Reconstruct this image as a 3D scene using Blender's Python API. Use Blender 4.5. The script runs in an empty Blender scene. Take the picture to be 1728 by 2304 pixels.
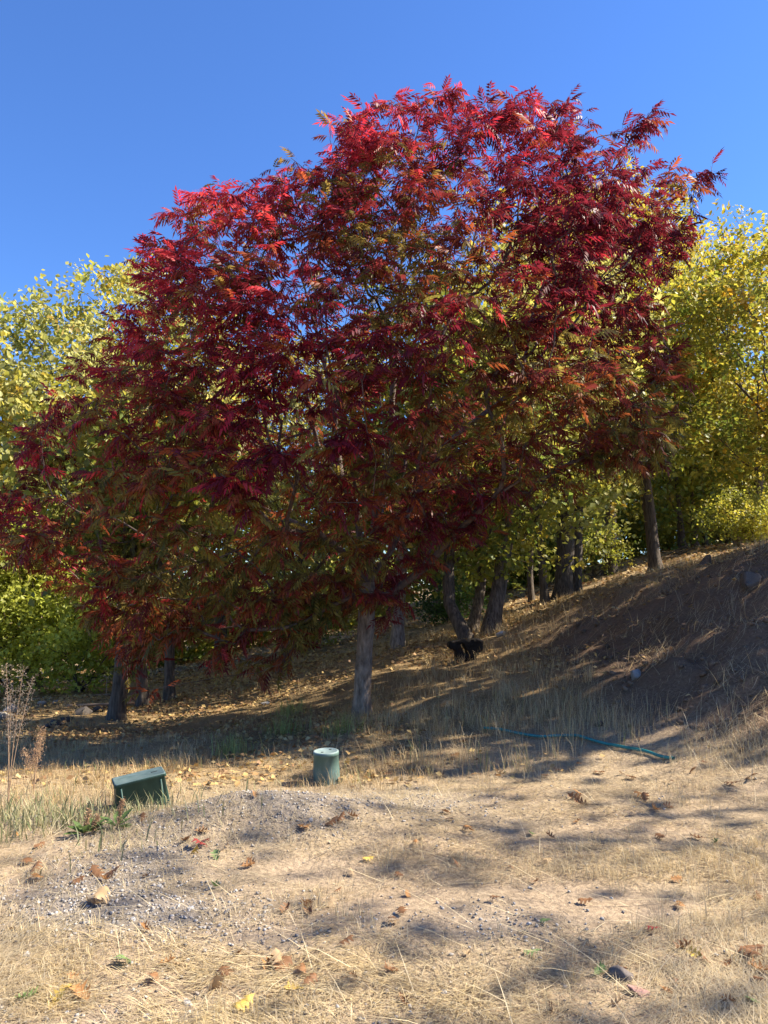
import bpy, math
import numpy as np
from mathutils import Vector, Matrix
R = math.radians

# ---------------------------------------------------------------- camera, sky, sun, exposure
scene = bpy.context.scene
CAM_Z = 1.6
FPX = 1740.0                       # focal length in photograph pixels (1728 x 2304)
PITCH = math.atan((1330 - 1152) / FPX)
cam_d = bpy.data.cameras.new('camera')
cam = bpy.data.objects.new('camera', cam_d)
scene.collection.objects.link(cam)
cam.location = (0, 0, CAM_Z)
cam.rotation_euler = (R(90) + PITCH, 0, 0)
cam_d.sensor_fit = 'VERTICAL'
cam_d.sensor_height = 24.0
cam_d.lens = 24.0 * FPX / 2304
cam_d.clip_start = 0.05
cam_d.clip_end = 2000
scene.camera = cam

SUN_EL = R(42)
SUN_AZ = R(7)   # direction towards the sun, measured from +x
SUNV = Vector((math.cos(SUN_EL) * math.cos(SUN_AZ), math.cos(SUN_EL) * math.sin(SUN_AZ), math.sin(SUN_EL)))
world = bpy.data.worlds.new('World')
scene.world = world
world.use_nodes = True
wn = world.node_tree
wn.nodes.clear()
sky = wn.nodes.new('ShaderNodeTexSky')
sky.sky_type = 'NISHITA'
sky.sun_disc = False
sky.sun_elevation = SUN_EL
sky.sun_rotation = R(90) - SUN_AZ   # measured from +y, clockwise
sky.altitude = 3000
sky.air_density = 1.5
sky.dust_density = 0.0
sky.ozone_density = 10.0
bg = wn.nodes.new('ShaderNodeBackground')
bg.inputs['Strength'].default_value = 0.095
wo = wn.nodes.new('ShaderNodeOutputWorld')
hsv = wn.nodes.new('ShaderNodeHueSaturation')
hsv.inputs['Hue'].default_value = 0.507
hsv.inputs['Saturation'].default_value = 1.06
wn.links.new(sky.outputs[0], hsv.inputs['Color'])
wn.links.new(hsv.outputs[0], bg.inputs[0])
wn.links.new(bg.outputs[0], wo.inputs[0])
sun_d = bpy.data.lights.new('sun', 'SUN')
sun_d.energy = 5.0
sun_d.angle = R(0.53)
sun_d.color = (1.0, 0.91, 0.76)
sun = bpy.data.objects.new('sun', sun_d)
scene.collection.objects.link(sun)
sun.rotation_euler = SUNV.to_track_quat('Z', 'Y').to_euler()
scene.view_settings.view_transform = 'Standard'
scene.view_settings.look = 'None'
scene.view_settings.exposure = 1.45
scene.view_settings.gamma = 1.0
scene.view_settings.use_curve_mapping = False
scene.render.engine = 'CYCLES'
scene.cycles.max_bounces = 8
scene.cycles.diffuse_bounces = 4
scene.cycles.transmission_bounces = 4
scene.cycles.glossy_bounces = 2

COL = scene.collection
rng = np.random.default_rng(11)

# ---------------------------------------------------------------- helpers
def ray(px, py):
    a = (px - 864) / FPX
    b = (1152 - py) / FPX
    c, s = math.cos(PITCH), math.sin(PITCH)
    return np.array([a, c - b * s, s + b * c])

def at(px, py, d):
    """the point seen at a photograph pixel at depth d along +y"""
    r = ray(px, py)
    return np.array([0, 0, CAM_Z]) + r * (d / r[1])

def vnoise(p, scale, seed=0):
    """value noise, p (n,2 or 3) -> (n,) in 0..1"""
    p = np.asarray(p, float) * scale + seed * 17.13
    i = np.floor(p).astype(np.int64)
    f = p - i
    f = f * f * (3 - 2 * f)
    dim = p.shape[1]
    out = np.zeros(len(p))
    for c in range(1 << dim):
        w = np.ones(len(p))
        h = np.full(len(p), seed * 7919 + 1013, np.int64)
        for k in range(dim):
            b = (c >> k) & 1
            w = w * (f[:, k] if b else 1 - f[:, k])
            h = (h * 374761393 + (i[:, k] + b) * [668265263, 2246822519, 3266489917][k]) & 0x7fffffff
            h = h ^ (h >> 13)
        h = (h * 1274126177) & 0x7fffffff
        h = h ^ (h >> 16)
        out += w * ((h & 0xffff) / 65535.0)
    return out

def fbm(p, scale, seed=0, oct=4):
    a, s, t = 0.5, 0, 0
    for k in range(oct):
        s = s + a * vnoise(p, scale * 2 ** k, seed + k)
        t += a
        a *= 0.5
    return s / t

def mesh_obj(name, verts, faces, mat, parent=None, cols=None, smooth=False):
    """faces: list of int arrays (n,3)/(n,4) all merged into one mesh"""
    me = bpy.data.meshes.new(name)
    verts = np.ascontiguousarray(verts, np.float32)
    if not isinstance(faces, list):
        faces = [faces]
    faces = [np.asarray(f, np.int32) for f in faces if len(f)]
    loops = np.concatenate([f.ravel() for f in faces])
    tot = np.concatenate([np.full(len(f), f.shape[1], np.int32) for f in faces])
    start = np.concatenate([[0], np.cumsum(tot)[:-1]]).astype(np.int32)
    me.vertices.add(len(verts))
    me.vertices.foreach_set('co', verts.ravel())
    me.loops.add(len(loops))
    me.loops.foreach_set('vertex_index', loops)
    me.polygons.add(len(tot))
    me.polygons.foreach_set('loop_start', start)
    me.polygons.foreach_set('loop_total', tot)
    if smooth:
        me.polygons.foreach_set('use_smooth', np.ones(len(tot), bool))
    if cols is not None:
        ca = me.color_attributes.new('Col', 'FLOAT_COLOR', 'POINT')
        c4 = np.ones((len(verts), 4), np.float32)
        c4[:, :3] = cols
        ca.data.foreach_set('color', c4.ravel())
    me.update(calc_edges=True)
    me.validate()
    if mat:
        me.materials.append(mat)
    o = bpy.data.objects.new(name, me)
    COL.objects.link(o)
    if parent:
        o.parent = parent
    return o

def tag(o, label, cat=None, group=None, kind=None):
    if label:
        o['label'] = label
    if cat:
        o['category'] = cat
    if group:
        o['group'] = group
    if kind:
        o['kind'] = kind
    return o

def thing(name, label, cat, loc, group=None):
    o = bpy.data.objects.new(name, None)
    o.empty_display_size = 0.1
    COL.objects.link(o)
    o.location = loc
    return tag(o, label, cat, group)

# ---------------------------------------------------------------- materials
def new_mat(name):
    m = bpy.data.materials.new(name)
    m.use_nodes = True
    nt = m.node_tree
    nt.nodes.clear()
    return m, nt, nt.nodes, nt.links

def leaf_mat(name, trans=0.35, rough=0.45, spec=0.4, tsat=1.0, tval=1.0):
    m, nt, N, L = new_mat(name)
    out = N.new('ShaderNodeOutputMaterial')
    at_ = N.new('ShaderNodeAttribute'); at_.attribute_name = 'Col'
    p = N.new('ShaderNodeBsdfPrincipled')
    p.inputs['Roughness'].default_value = rough
    p.inputs['Specular IOR Level'].default_value = spec
    t = N.new('ShaderNodeBsdfTranslucent')
    hs = N.new('ShaderNodeHueSaturation')
    hs.inputs['Saturation'].default_value = tsat
    hs.inputs['Value'].default_value = tval
    mx = N.new('ShaderNodeMixShader'); mx.inputs[0].default_value = trans
    L.new(at_.outputs['Color'], p.inputs['Base Color'])
    L.new(at_.outputs['Color'], hs.inputs['Color'])
    L.new(hs.outputs[0], t.inputs['Color'])
    L.new(p.outputs[0], mx.inputs[1]); L.new(t.outputs[0], mx.inputs[2])
    L.new(mx.outputs[0], out.inputs[0])
    return m

def noise_mat(name, c1, c2, scale=8, stretch=(1, 1, 1), rough=0.85, bump=0.4, bdist=0.02, c3=None, spec=0.3, detail=6):
    m, nt, N, L = new_mat(name)
    out = N.new('ShaderNodeOutputMaterial')
    p = N.new('ShaderNodeBsdfPrincipled')
    p.inputs['Roughness'].default_value = rough
    p.inputs['Specular IOR Level'].default_value = spec
    tc = N.new('ShaderNodeTexCoord')
    mp = N.new('ShaderNodeMapping'); mp.inputs['Scale'].default_value = stretch
    nz = N.new('ShaderNodeTexNoise'); nz.inputs['Scale'].default_value = scale; nz.inputs['Detail'].default_value = detail
    nz.inputs['Roughness'].default_value = 0.62
    cr = N.new('ShaderNodeValToRGB')
    e = cr.color_ramp.elements
    e[0].position = 0.32; e[0].color = (*c1, 1)
    e[1].position = 0.68; e[1].color = (*c2, 1)
    if c3:
        x = e.new(0.5); x.color = (*c3, 1)
    bp = N.new('ShaderNodeBump'); bp.inputs['Strength'].default_value = bump; bp.inputs['Distance'].default_value = bdist
    L.new(tc.outputs['Object'], mp.inputs[0]); L.new(mp.outputs[0], nz.inputs['Vector'])
    L.new(nz.outputs[0], cr.inputs[0]); L.new(cr.outputs[0], p.inputs['Base Color'])
    L.new(nz.outputs[0], bp.inputs['Height']); L.new(bp.outputs[0], p.inputs['Normal'])
    L.new(p.outputs[0], out.inputs[0])
    return m

def attr_noise_mat(name, rough=0.9, scale=40, amount=0.5, bump=0.5, bdist=0.01):
    """vertex colour varied by fine noise"""
    m, nt, N, L = new_mat(name)
    out = N.new('ShaderNodeOutputMaterial')
    p = N.new('ShaderNodeBsdfPrincipled')
    p.inputs['Roughness'].default_value = rough
    p.inputs['Specular IOR Level'].default_value = 0.2
    at_ = N.new('ShaderNodeAttribute'); at_.attribute_name = 'Col'
    tc = N.new('ShaderNodeTexCoord')
    nz = N.new('ShaderNodeTexNoise'); nz.inputs['Scale'].default_value = scale; nz.inputs['Detail'].default_value = 8
    nz.inputs['Roughness'].default_value = 0.7
    mr = N.new('ShaderNodeMapRange')
    mr.inputs['From Min'].default_value = 0.3; mr.inputs['From Max'].default_value = 0.7
    mr.inputs['To Min'].default_value = 1 - amount; mr.inputs['To Max'].default_value = 1 + amount * 0.7
    mu = N.new('ShaderNodeVectorMath'); mu.operation = 'SCALE'
    bp = N.new('ShaderNodeBump'); bp.inputs['Strength'].default_value = bump; bp.inputs['Distance'].default_value = bdist
    L.new(tc.outputs['Object'], nz.inputs['Vector'])
    L.new(nz.outputs[0], mr.inputs[0]); L.new(at_.outputs['Color'], mu.inputs[0]); L.new(mr.outputs[0], mu.inputs['Scale'])
    L.new(mu.outputs[0], p.inputs['Base Color'])
    L.new(nz.outputs[0], bp.inputs['Height']); L.new(bp.outputs[0], p.inputs['Normal'])
    L.new(p.outputs[0], out.inputs[0])
    return m

M_RED = leaf_mat('red_leaf', 0.42, 0.5, 0.25, 1.0, 1.4)
M_OAK = leaf_mat('oak_leaf', 0.45, 0.5, 0.35, 1.05, 1.3)
M_STRAW = leaf_mat('straw', 0.25, 0.6, 0.3)
M_WEED = leaf_mat('weed', 0.35, 0.5, 0.3)
M_DEAD = leaf_mat('dead_leaf', 0.2, 0.6, 0.25)
M_SOIL = attr_noise_mat('soil', 0.95, 30, 0.55, 0.9, 0.02)
M_STONE = attr_noise_mat('stone', 0.85, 60, 0.35, 0.4, 0.004)
M_BARK_P = noise_mat('grey_bark', (0.085, 0.062, 0.045), (0.36, 0.275, 0.20), 9, (2.2, 2.2, 0.7), 0.9, 1.0, 0.04, (0.22, 0.165, 0.12))
M_BARK_T = noise_mat('twig_bark', (0.06, 0.04, 0.035), (0.16, 0.115, 0.09), 10, (2, 2, 1), 0.85, 0.3, 0.01)
M_BARK_O = noise_mat('oak_bark', (0.035, 0.028, 0.022), (0.17, 0.135, 0.105), 11, (2.5, 2.5, 0.4), 0.95, 0.9, 0.04, (0.10, 0.08, 0.062))
M_BARK_M = noise_mat('mid_oak_bark', (0.04, 0.032, 0.026), (0.24, 0.195, 0.15), 10, (2.5, 2.5, 0.45), 0.95, 0.9, 0.04, (0.14, 0.11, 0.085))
M_BARK_L = noise_mat('pale_oak_bark', (0.07, 0.055, 0.045), (0.36, 0.30, 0.24), 9, (2.5, 2.5, 0.5), 0.95, 0.8, 0.03, (0.22, 0.18, 0.145))

# ---------------------------------------------------------------- terrain
CTRL = [(-5, 0, 0), (0, 0, 0), (5, 0, .35), (-4, 3, 0), (0, 3, 0), (3.2, 3, .03), (0, -8, 0), (-8, -8, -.1), (10, -8, 1.2),
        (0, 4.5, 0), (-2, 4.5, .02), (2, 4.5, 0), (0, 6, -.02), (2, 6, 0), (-5, 4.5, -.05), (6, 5, .8), (8, 6, 1.8), (9, 3, 1.3),
        (7.2, 11.5, 2.4), (9, 8, 2.4), (14, 8, 2.8), (14, 0, 2.0), (-9, 6, -.5), (-14, 10, -1.3)]
for px, py, d in [(735, 1755, 7.2), (315, 1828, 6.2), (0, 1720, 8), (0, 1600, 14), (0, 1545, 24), (813, 1615, 11),
                  (280, 1625, 13), (390, 1580, 15.5), (640, 1515, 19), (890, 1460, 17), (1045, 1440, 16.5), (1045, 1482, 14),
                  (1105, 1432, 17), (1265, 1355, 23), (1470, 1290, 25), (1560, 1232, 36), (1728, 1225, 36), (1150, 1652, 8.6),
                  (1500, 1708, 7.4), (1728, 1262, 11.5), (1728, 1500, 8.6), (1728, 1720, 6.8), (1400, 1420, 12.5),
                  (1400, 1520, 10.3), (1300, 1340, 17), (1430, 1330, 14.5), (1600, 1268, 16), (1150, 1338, 34), (950, 1400, 30),
                  (700, 1440, 32), (400, 1500, 30), (100, 1530, 35), (1000, 1560, 11), (560, 1690, 9)]:
    CTRL.append(tuple(at(px, py, d)))
CTRL += [(-30, 60, -5), (0, 60, .6), (30, 60, 4.9), (-40, 20, -4.5), (40, 20, 6), (-30, 0, -3), (30, 0, 4), (0, -30, .5), (0, 95, 1), (60, 90, 9), (-60, 90, -9)]
CTRL = np.array(CTRL)

def _tps(r2):
    return np.where(r2 > 1e-9, 0.5 * r2 * np.log(np.maximum(r2, 1e-9)), 0)
_c = CTRL[:, :2]
_n = len(_c)
_K = _tps(((_c[:, None] - _c[None]) ** 2).sum(-1)) + np.eye(_n) * 0.6
_P = np.c_[np.ones(_n), _c]
_A = np.block([[_K, _P], [_P.T, np.zeros((3, 3))]])
_w = np.linalg.solve(_A, np.r_[CTRL[:, 2], 0, 0, 0])

def H(x, y, micro=True):
    x = np.atleast_1d(np.asarray(x, float)); y = np.atleast_1d(np.asarray(y, float))
    cx = np.clip(x, -60, 60); cy = np.clip(y, -30, 95)
    z = np.empty(len(x))
    for i in range(0, len(x), 40000):
        s = slice(i, i + 40000)
        q = np.c_[cx[s], cy[s]]
        k = _tps(((q[:, None] - _c[None]) ** 2).sum(-1))
        z[s] = k @ _w[:_n] + _w[_n] + q @ _w[_n + 1:]
    if micro:
        p = np.c_[x, y]
        rough = np.clip((y - 6) / 6, 0, 1)
        z = z + (fbm(p, 0.9, 3, 3) - .5) * (0.09 + 0.12 * rough) + (fbm(p, 5, 9, 3) - .5) * 0.035
        # low gravel mound in front of the valve boxes
        z = z + 0.21 * np.exp(-((x + 0.85) / 0.8) ** 2 - ((y - 5.75) / 0.45) ** 2)
        # tyre-worn dip
        z = z - 0.05 * np.exp(-((x + 0.3) / 0.9) ** 2 - ((y - 4.6) / 0.35) ** 2)
        # lumpy soil on the cut bank
        bk = np.clip((x - 2.3) / 1.2, 0, 1) * np.clip((y - 6.6) / 1.5, 0, 1) * np.clip((22 - y) / 6, 0, 1)
        z = z + bk * ((fbm(p, 1.6, 21, 3) - .5) * 0.42 + (np.abs(fbm(p, 4.5, 25, 4) - .5)) * 0.30)
    return z

def H1(x, y):
    return float(H([x], [y])[0])

def ground_hit(px, py):
    """where the ray through a photograph pixel meets the ground"""
    r = ray(px, py)
    r = r / r[1]
    d = np.linspace(2.2, 60, 1200)
    z = CAM_Z + r[2] * d
    g = H(r[0] * d, d)
    k = np.argmax(z <= g)
    if k == 0:
        k = len(d) - 1
    return np.array([r[0] * d[k], d[k], g[k]])

def bank_mask(x, y):
    return np.clip((x - 2.2 - (8.5 - np.minimum(y, 8.5)) * 0.55) / 0.8, 0, 1) * np.clip((y - 6.3) / 1.0, 0, 1) * np.clip((17 - y) / 4, 0, 1)

def gravel_mask(x, y):
    p = np.c_[x, y]
    m = 1.0 * np.exp(-((x + 0.9) / 0.75) ** 2 - ((y - 5.6) / 0.45) ** 2)
    m = m + 0.9 * np.exp(-((x + 1.5) / 0.35) ** 2 - ((y - 4.6) / 0.6) ** 2)
    m = m + 0.9 * np.exp(-((x + 1.25) / 0.7) ** 2 - ((y - 4.0) / 0.35) ** 2)
    m = m + 0.8 * np.exp(-((x + 0.9) / 0.8) ** 2 - ((y - 2.75) / 0.3) ** 2)
    m = m + 0.7 * np.exp(-((x - 0.2) / 0.8) ** 2 - ((y - 6.2) / 0.5) ** 2)
    m = m + 0.45 * np.exp(-((x - 0.55) / 0.3) ** 2 - ((y - 3.9) / 0.2) ** 2)
    m = m + 0.7 * np.exp(-((x + 2.5) / 0.5) ** 2 - ((y - 5.9) / 0.25) ** 2)
    return np.clip(m * (0.45 + 1.1 * fbm(p, 2.2, 40, 3)), 0, 1)

def bare_mask(x, y):
    p = np.c_[x, y]
    m = 1.2 * np.exp(-((x - 0.35) / 0.75) ** 2 - ((y - 4.1) / 0.55) ** 2)
    m = m + 1.0 * np.exp(-((x + 0.5) / 0.45) ** 2 - ((y - 4.75) / 0.3) ** 2)
    m = m + 0.9 * np.exp(-((x - 1.3) / 0.7) ** 2 - ((y - 2.75) / 0.12) ** 2)
    m = m + 0.6 * np.exp(-((x - 0.9) / 0.4) ** 2 - ((y - 3.2) / 0.4) ** 2)
    m = m + 0.6 * np.exp(-((x - 2.6) / 0.6) ** 2 - ((y - 5.6) / 0.3) ** 2)
    m = m + np.clip((fbm(p, 1.7, 60, 3) - .58) * 5, 0, 0.8)
    return np.clip(m, 0, 1)

def build_ground():
    n = 390
    t = np.linspace(-1, 1, n)
    xs = 1.4 * np.sinh(math.asinh(300 / 1.4) * t)
    ta = np.linspace(-0.75, 1, n)
    ys = 5 + 1.4 * np.sinh(math.asinh(600 / 1.4) * ta)
    X, Y = np.meshgrid(xs, ys)
    x, y = X.ravel(), Y.ravel()
    z = H(x, y)
    idx = np.arange(n * n).reshape(n, n)
    f = np.stack([idx[:-1, :-1], idx[:-1, 1:], idx[1:, 1:], idx[1:, :-1]], -1).reshape(-1, 4)
    p = np.c_[x, y]
    tan = np.array([0.385, 0.285, 0.185])
    dark = np.array([0.170, 0.108, 0.066])
    gold = np.array([0.30, 0.205, 0.10])
    grey = np.array([0.21, 0.185, 0.16])
    straw = np.array([0.38, 0.29, 0.175])
    col = np.tile(tan, (len(x), 1))
    a = np.clip((fbm(p, 1.3, 5) - .4) * 4, 0, 1)[:, None] * 0.6
    col = col * (1 - a) + straw * a
    a = np.clip((y - 6.6 - .45 * np.clip(x + .5, 0, 4)) / 1.6, 0, 1)[:, None]
    c2 = gold * (0.6 + 0.8 * fbm(p, 0.7, 8))[:, None]
    col = col * (1 - a) + c2 * a
    a = bank_mask(x, y)[:, None]
    c3 = dark * (0.75 + 0.6 * fbm(p, 1.1, 31))[:, None]
    col = col * (1 - a) + c3 * a
    # dry clearing beyond the crest
    a = np.exp(-((x - 15) / 6) ** 2 - ((y - 30) / 9) ** 2)[:, None]
    col = col * (1 - a) + np.array([0.40, 0.29, 0.18]) * a
    a = gravel_mask(x, y)[:, None] * 0.8
    col = col * (1 - a) + grey * a
    o = mesh_obj('ground', np.c_[x, y, z], f, M_SOIL, cols=col, smooth=True)
    return tag(o, 'dry sloping hillside ground of tan soil and straw', kind='structure')
build_ground()

# ---------------------------------------------------------------- tree skeletons
class Skel:
    def __init__(s):
        s.p, s.par, s.path, s.ok = [], [], [], []
    def add(s, p, par, ok=True):
        p = np.asarray(p, float)
        s.p.append(p); s.par.append(par); s.ok.append(ok)
        s.path.append(0 if par < 0 else s.path[par] + float(np.linalg.norm(p - s.p[par])))
        return len(s.p) - 1
    def polyline(s, pts, par, seg=0.35, ok=True):
        ids = []
        for q in pts:
            q = np.asarray(q, float)
            a = s.p[par]
            k = max(1, int(np.linalg.norm(q - a) / seg))
            for j in range(1, k + 1):
                par = s.add(a + (q - a) * j / k, par, ok)
                ids.append(par)
        return ids
    def attach(s, tips, bf, seg, rg, bend=0.3):
        ends = []
        cap = len(s.p) + int(len(tips) * 14) + 1000
        P = np.zeros((cap, 3)); base = np.zeros(cap); m = len(s.p)
        P[:m] = np.array(s.p); base[:m] = bf * np.array(s.path) + np.where(np.array(s.ok), 0, 1e6)
        for q in tips:
            d = np.sqrt(((P[:m] - q) ** 2).sum(1))
            cost = d + base[:m] + 0.8 * (P[:m, 2] > q[2] + 0.3)
            k = int(np.argmin(cost))
            a = s.p[k]; D = d[k]
            pr = s.par[k]
            dr = (a - s.p[pr]) if pr >= 0 else np.array([0, 0, 1.0])
            dr = dr / (np.linalg.norm(dr) + 1e-9)
            c = a + dr * D * bend + rg.normal(0, 0.05 * D, 3) + np.array([0, 0, 0.06 * D])
            n = max(1, int(round(D / seg)))
            par = k
            for j in range(1, n + 1):
                t = j / n
                b = (1 - t) ** 2 * a + 2 * t * (1 - t) * c + t * t * q
                par = s.add(b, par, True)
                P[m] = b; base[m] = bf * s.path[par]; m += 1
            ends.append(par)
        return ends
    def finish(s, r0, rtip):
        s.p = np.array(s.p)
        n = len(s.p)
        cnt = np.zeros(n)
        kids = [[] for _ in range(n)]
        for i, pr in enumerate(s.par):
            if pr >= 0:
                kids[pr].append(i)
        for i in range(n - 1, -1, -1):
            if not kids[i]:
                cnt[i] = 1
            if s.par[i] >= 0:
                cnt[s.par[i]] += cnt[i]
        e = math.log(r0 / rtip) / math.log(max(cnt[0], 2))
        s.r = rtip * cnt ** e
        s.kids, s.cnt = kids, cnt
    def chains(s):
        out = []
        stack = [(0, -1)]
        while stack:
            i, pr = stack.pop()
            ch = [pr] if pr >= 0 else []
            while True:
                ch.append(i)
                k = s.kids[i]
                if not k:
                    break
                m = max(k, key=lambda q: s.cnt[q])
                for q in k:
                    if q != m:
                        stack.append((q, i))
                i = m
            out.append(ch)
        return out

class Tubes:
    def __init__(s):
        s.v, s.f, s.n = [], [], 0
    def add(s, P, r, ns, flare=None):
        P = np.asarray(P, float); r = np.asarray(r, float)
        k = len(P)
        T = np.gradient(P, axis=0)
        T /= np.linalg.norm(T, axis=1)[:, None] + 1e-9
        m = np.abs(T.mean(0))
        ref = np.eye(3)[int(np.argmin(m))]
        U = np.cross(T, ref); U /= np.linalg.norm(U, axis=1)[:, None] + 1e-9
        W = np.cross(T, U)
        a = np.arange(ns) * 2 * np.pi / ns
        rr = np.repeat(r[:, None], ns, 1)
        if ns >= 9:
            q = np.stack([P[:, None, 0] + np.cos(a) * .3, P[:, None, 1] + np.sin(a) * .3, P[:, None, 2] + 0 * a], -1).reshape(-1, 3)
            rr = rr * (1 + .22 * (fbm(q, 2.6, 5, 3) - .5)).reshape(len(P), ns)
            if flare is not None:
                hgt = np.maximum(P[:, 2] - flare, 0)[:, None]
                rr = rr * (1 + np.exp(-hgt / .14) * (.22 + .28 * np.cos(a * 5 + P[0, 0] * 9)[None].clip(-.4, 1)))
        V = P[:, None] + rr[:, :, None] * (np.cos(a)[None, :, None] * U[:, None] + np.sin(a)[None, :, None] * W[:, None])
        i = np.arange(k - 1)[:, None] * ns; j = np.arange(ns)[None]; j2 = (j + 1) % ns
        f = np.stack([i + j, i + j2, i + ns + j2, i + ns + j], -1).reshape(-1, 4) + s.n
        s.v.append(V.reshape(-1, 3)); s.f.append(f); s.n += k * ns
    def build(s, name, mat, parent, origin):
        if not s.v:
            return None
        return mesh_obj(name, np.concatenate(s.v) - np.asarray(origin), np.concatenate(s.f), mat, parent, smooth=True)

def rot_from(z, spin, rg):
    """rotation matrices (n,3,3) whose columns are x (length), y (width), z (normal); input: length directions"""
    x = z / (np.linalg.norm(z, axis=1)[:, None] + 1e-9)
    ref = np.tile(np.array([0, 0, 1.0]), (len(x), 1))
    par = np.abs(x[:, 2]) > 0.97
    ref[par] = [1, 0, 0]
    y = np.cross(ref, x); y /= np.linalg.norm(y, axis=1)[:, None]
    n = np.cross(x, y)
    c, s_ = np.cos(spin)[:, None], np.sin(spin)[:, None]
    return np.stack([x, y * c + n * s_, n * c - y * s_], -1)

def scatter(tmpl_v, tmpl_f, pos, rot, size, cols=None, tcol=None):
    """instances of a template mesh merged as arrays"""
    n, m = len(pos), len(tmpl_v)
    V = np.einsum('nij,mj->nmi', rot, tmpl_v) * size[:, None, None] + pos[:, None]
    F = (tmpl_f[None] + (np.arange(n) * m)[:, None, None]).reshape(-1, tmpl_f.shape[1])
    C = None
    if cols is not None:
        C = np.repeat(cols[:, None], m, 1)
        if tcol is not None:
            C = C * tcol[None, :, None]
        C = C.reshape(-1, 3)
    return V.reshape(-1, 3), F, C

# oak leaf seen from afar: lobed six-sided blade folded on its midrib
OAK_V = np.array([[0, 0, 0], [.35, .26, .05], [.62, .33, .04], [1, 0, -.08], [.62, -.33, .04], [.35, -.26, .05]])
OAK_F = np.array([[0, 3, 1], [1, 3, 2], [0, 5, 3], [5, 4, 3]])
KITE_V = np.array([[0, 0, 0], [.5, .36, .07], [1, 0, -.06], [.5, -.36, .07]])
KITE_F = np.array([[0, 2, 1], [0, 3, 2]])

YEL = np.array([.58, .46, .075]); YG = np.array([.36, .37, .06]); GRN = np.array([.10, .17, .035])
ORA = np.array([.56, .25, .035]); PALE = np.array([.52, .50, .20]); OLV = np.array([.20, .22, .05])

def oak_cols(pos, pal, zlo, zhi, seed, rg):
    """leaf colours: pal = list of (colour, weight low, weight high)"""
    t = np.clip((pos[:, 2] - zlo) / (zhi - zlo), 0, 1)
    nz = fbm(pos, 0.55, seed, 3)
    t = np.clip(t + (nz - .5) * 1.1, 0, 1)
    W = np.stack([a * (1 - t) + b * t for _, a, b in pal], 1)
    n2 = np.stack([vnoise(pos, 0.9, seed + 30 + i) for i in range(len(pal))], 1)
    W = W * (0.15 + n2 ** 3 * 3)
    W = W / W.sum(1)[:, None]
    u = rg.random(len(pos))
    k = (np.cumsum(W, 1) < u[:, None]).sum(1).clip(0, len(pal) - 1)
    C = np.array([c for c, _, _ in pal])[k]
    # neighbouring leaves share part of the colour
    avg = W @ np.array([c for c, _, _ in pal])
    C = C * 0.6 + avg * 0.4
    return C * rg.uniform(0.7, 1.25, len(pos))[:, None]

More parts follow.
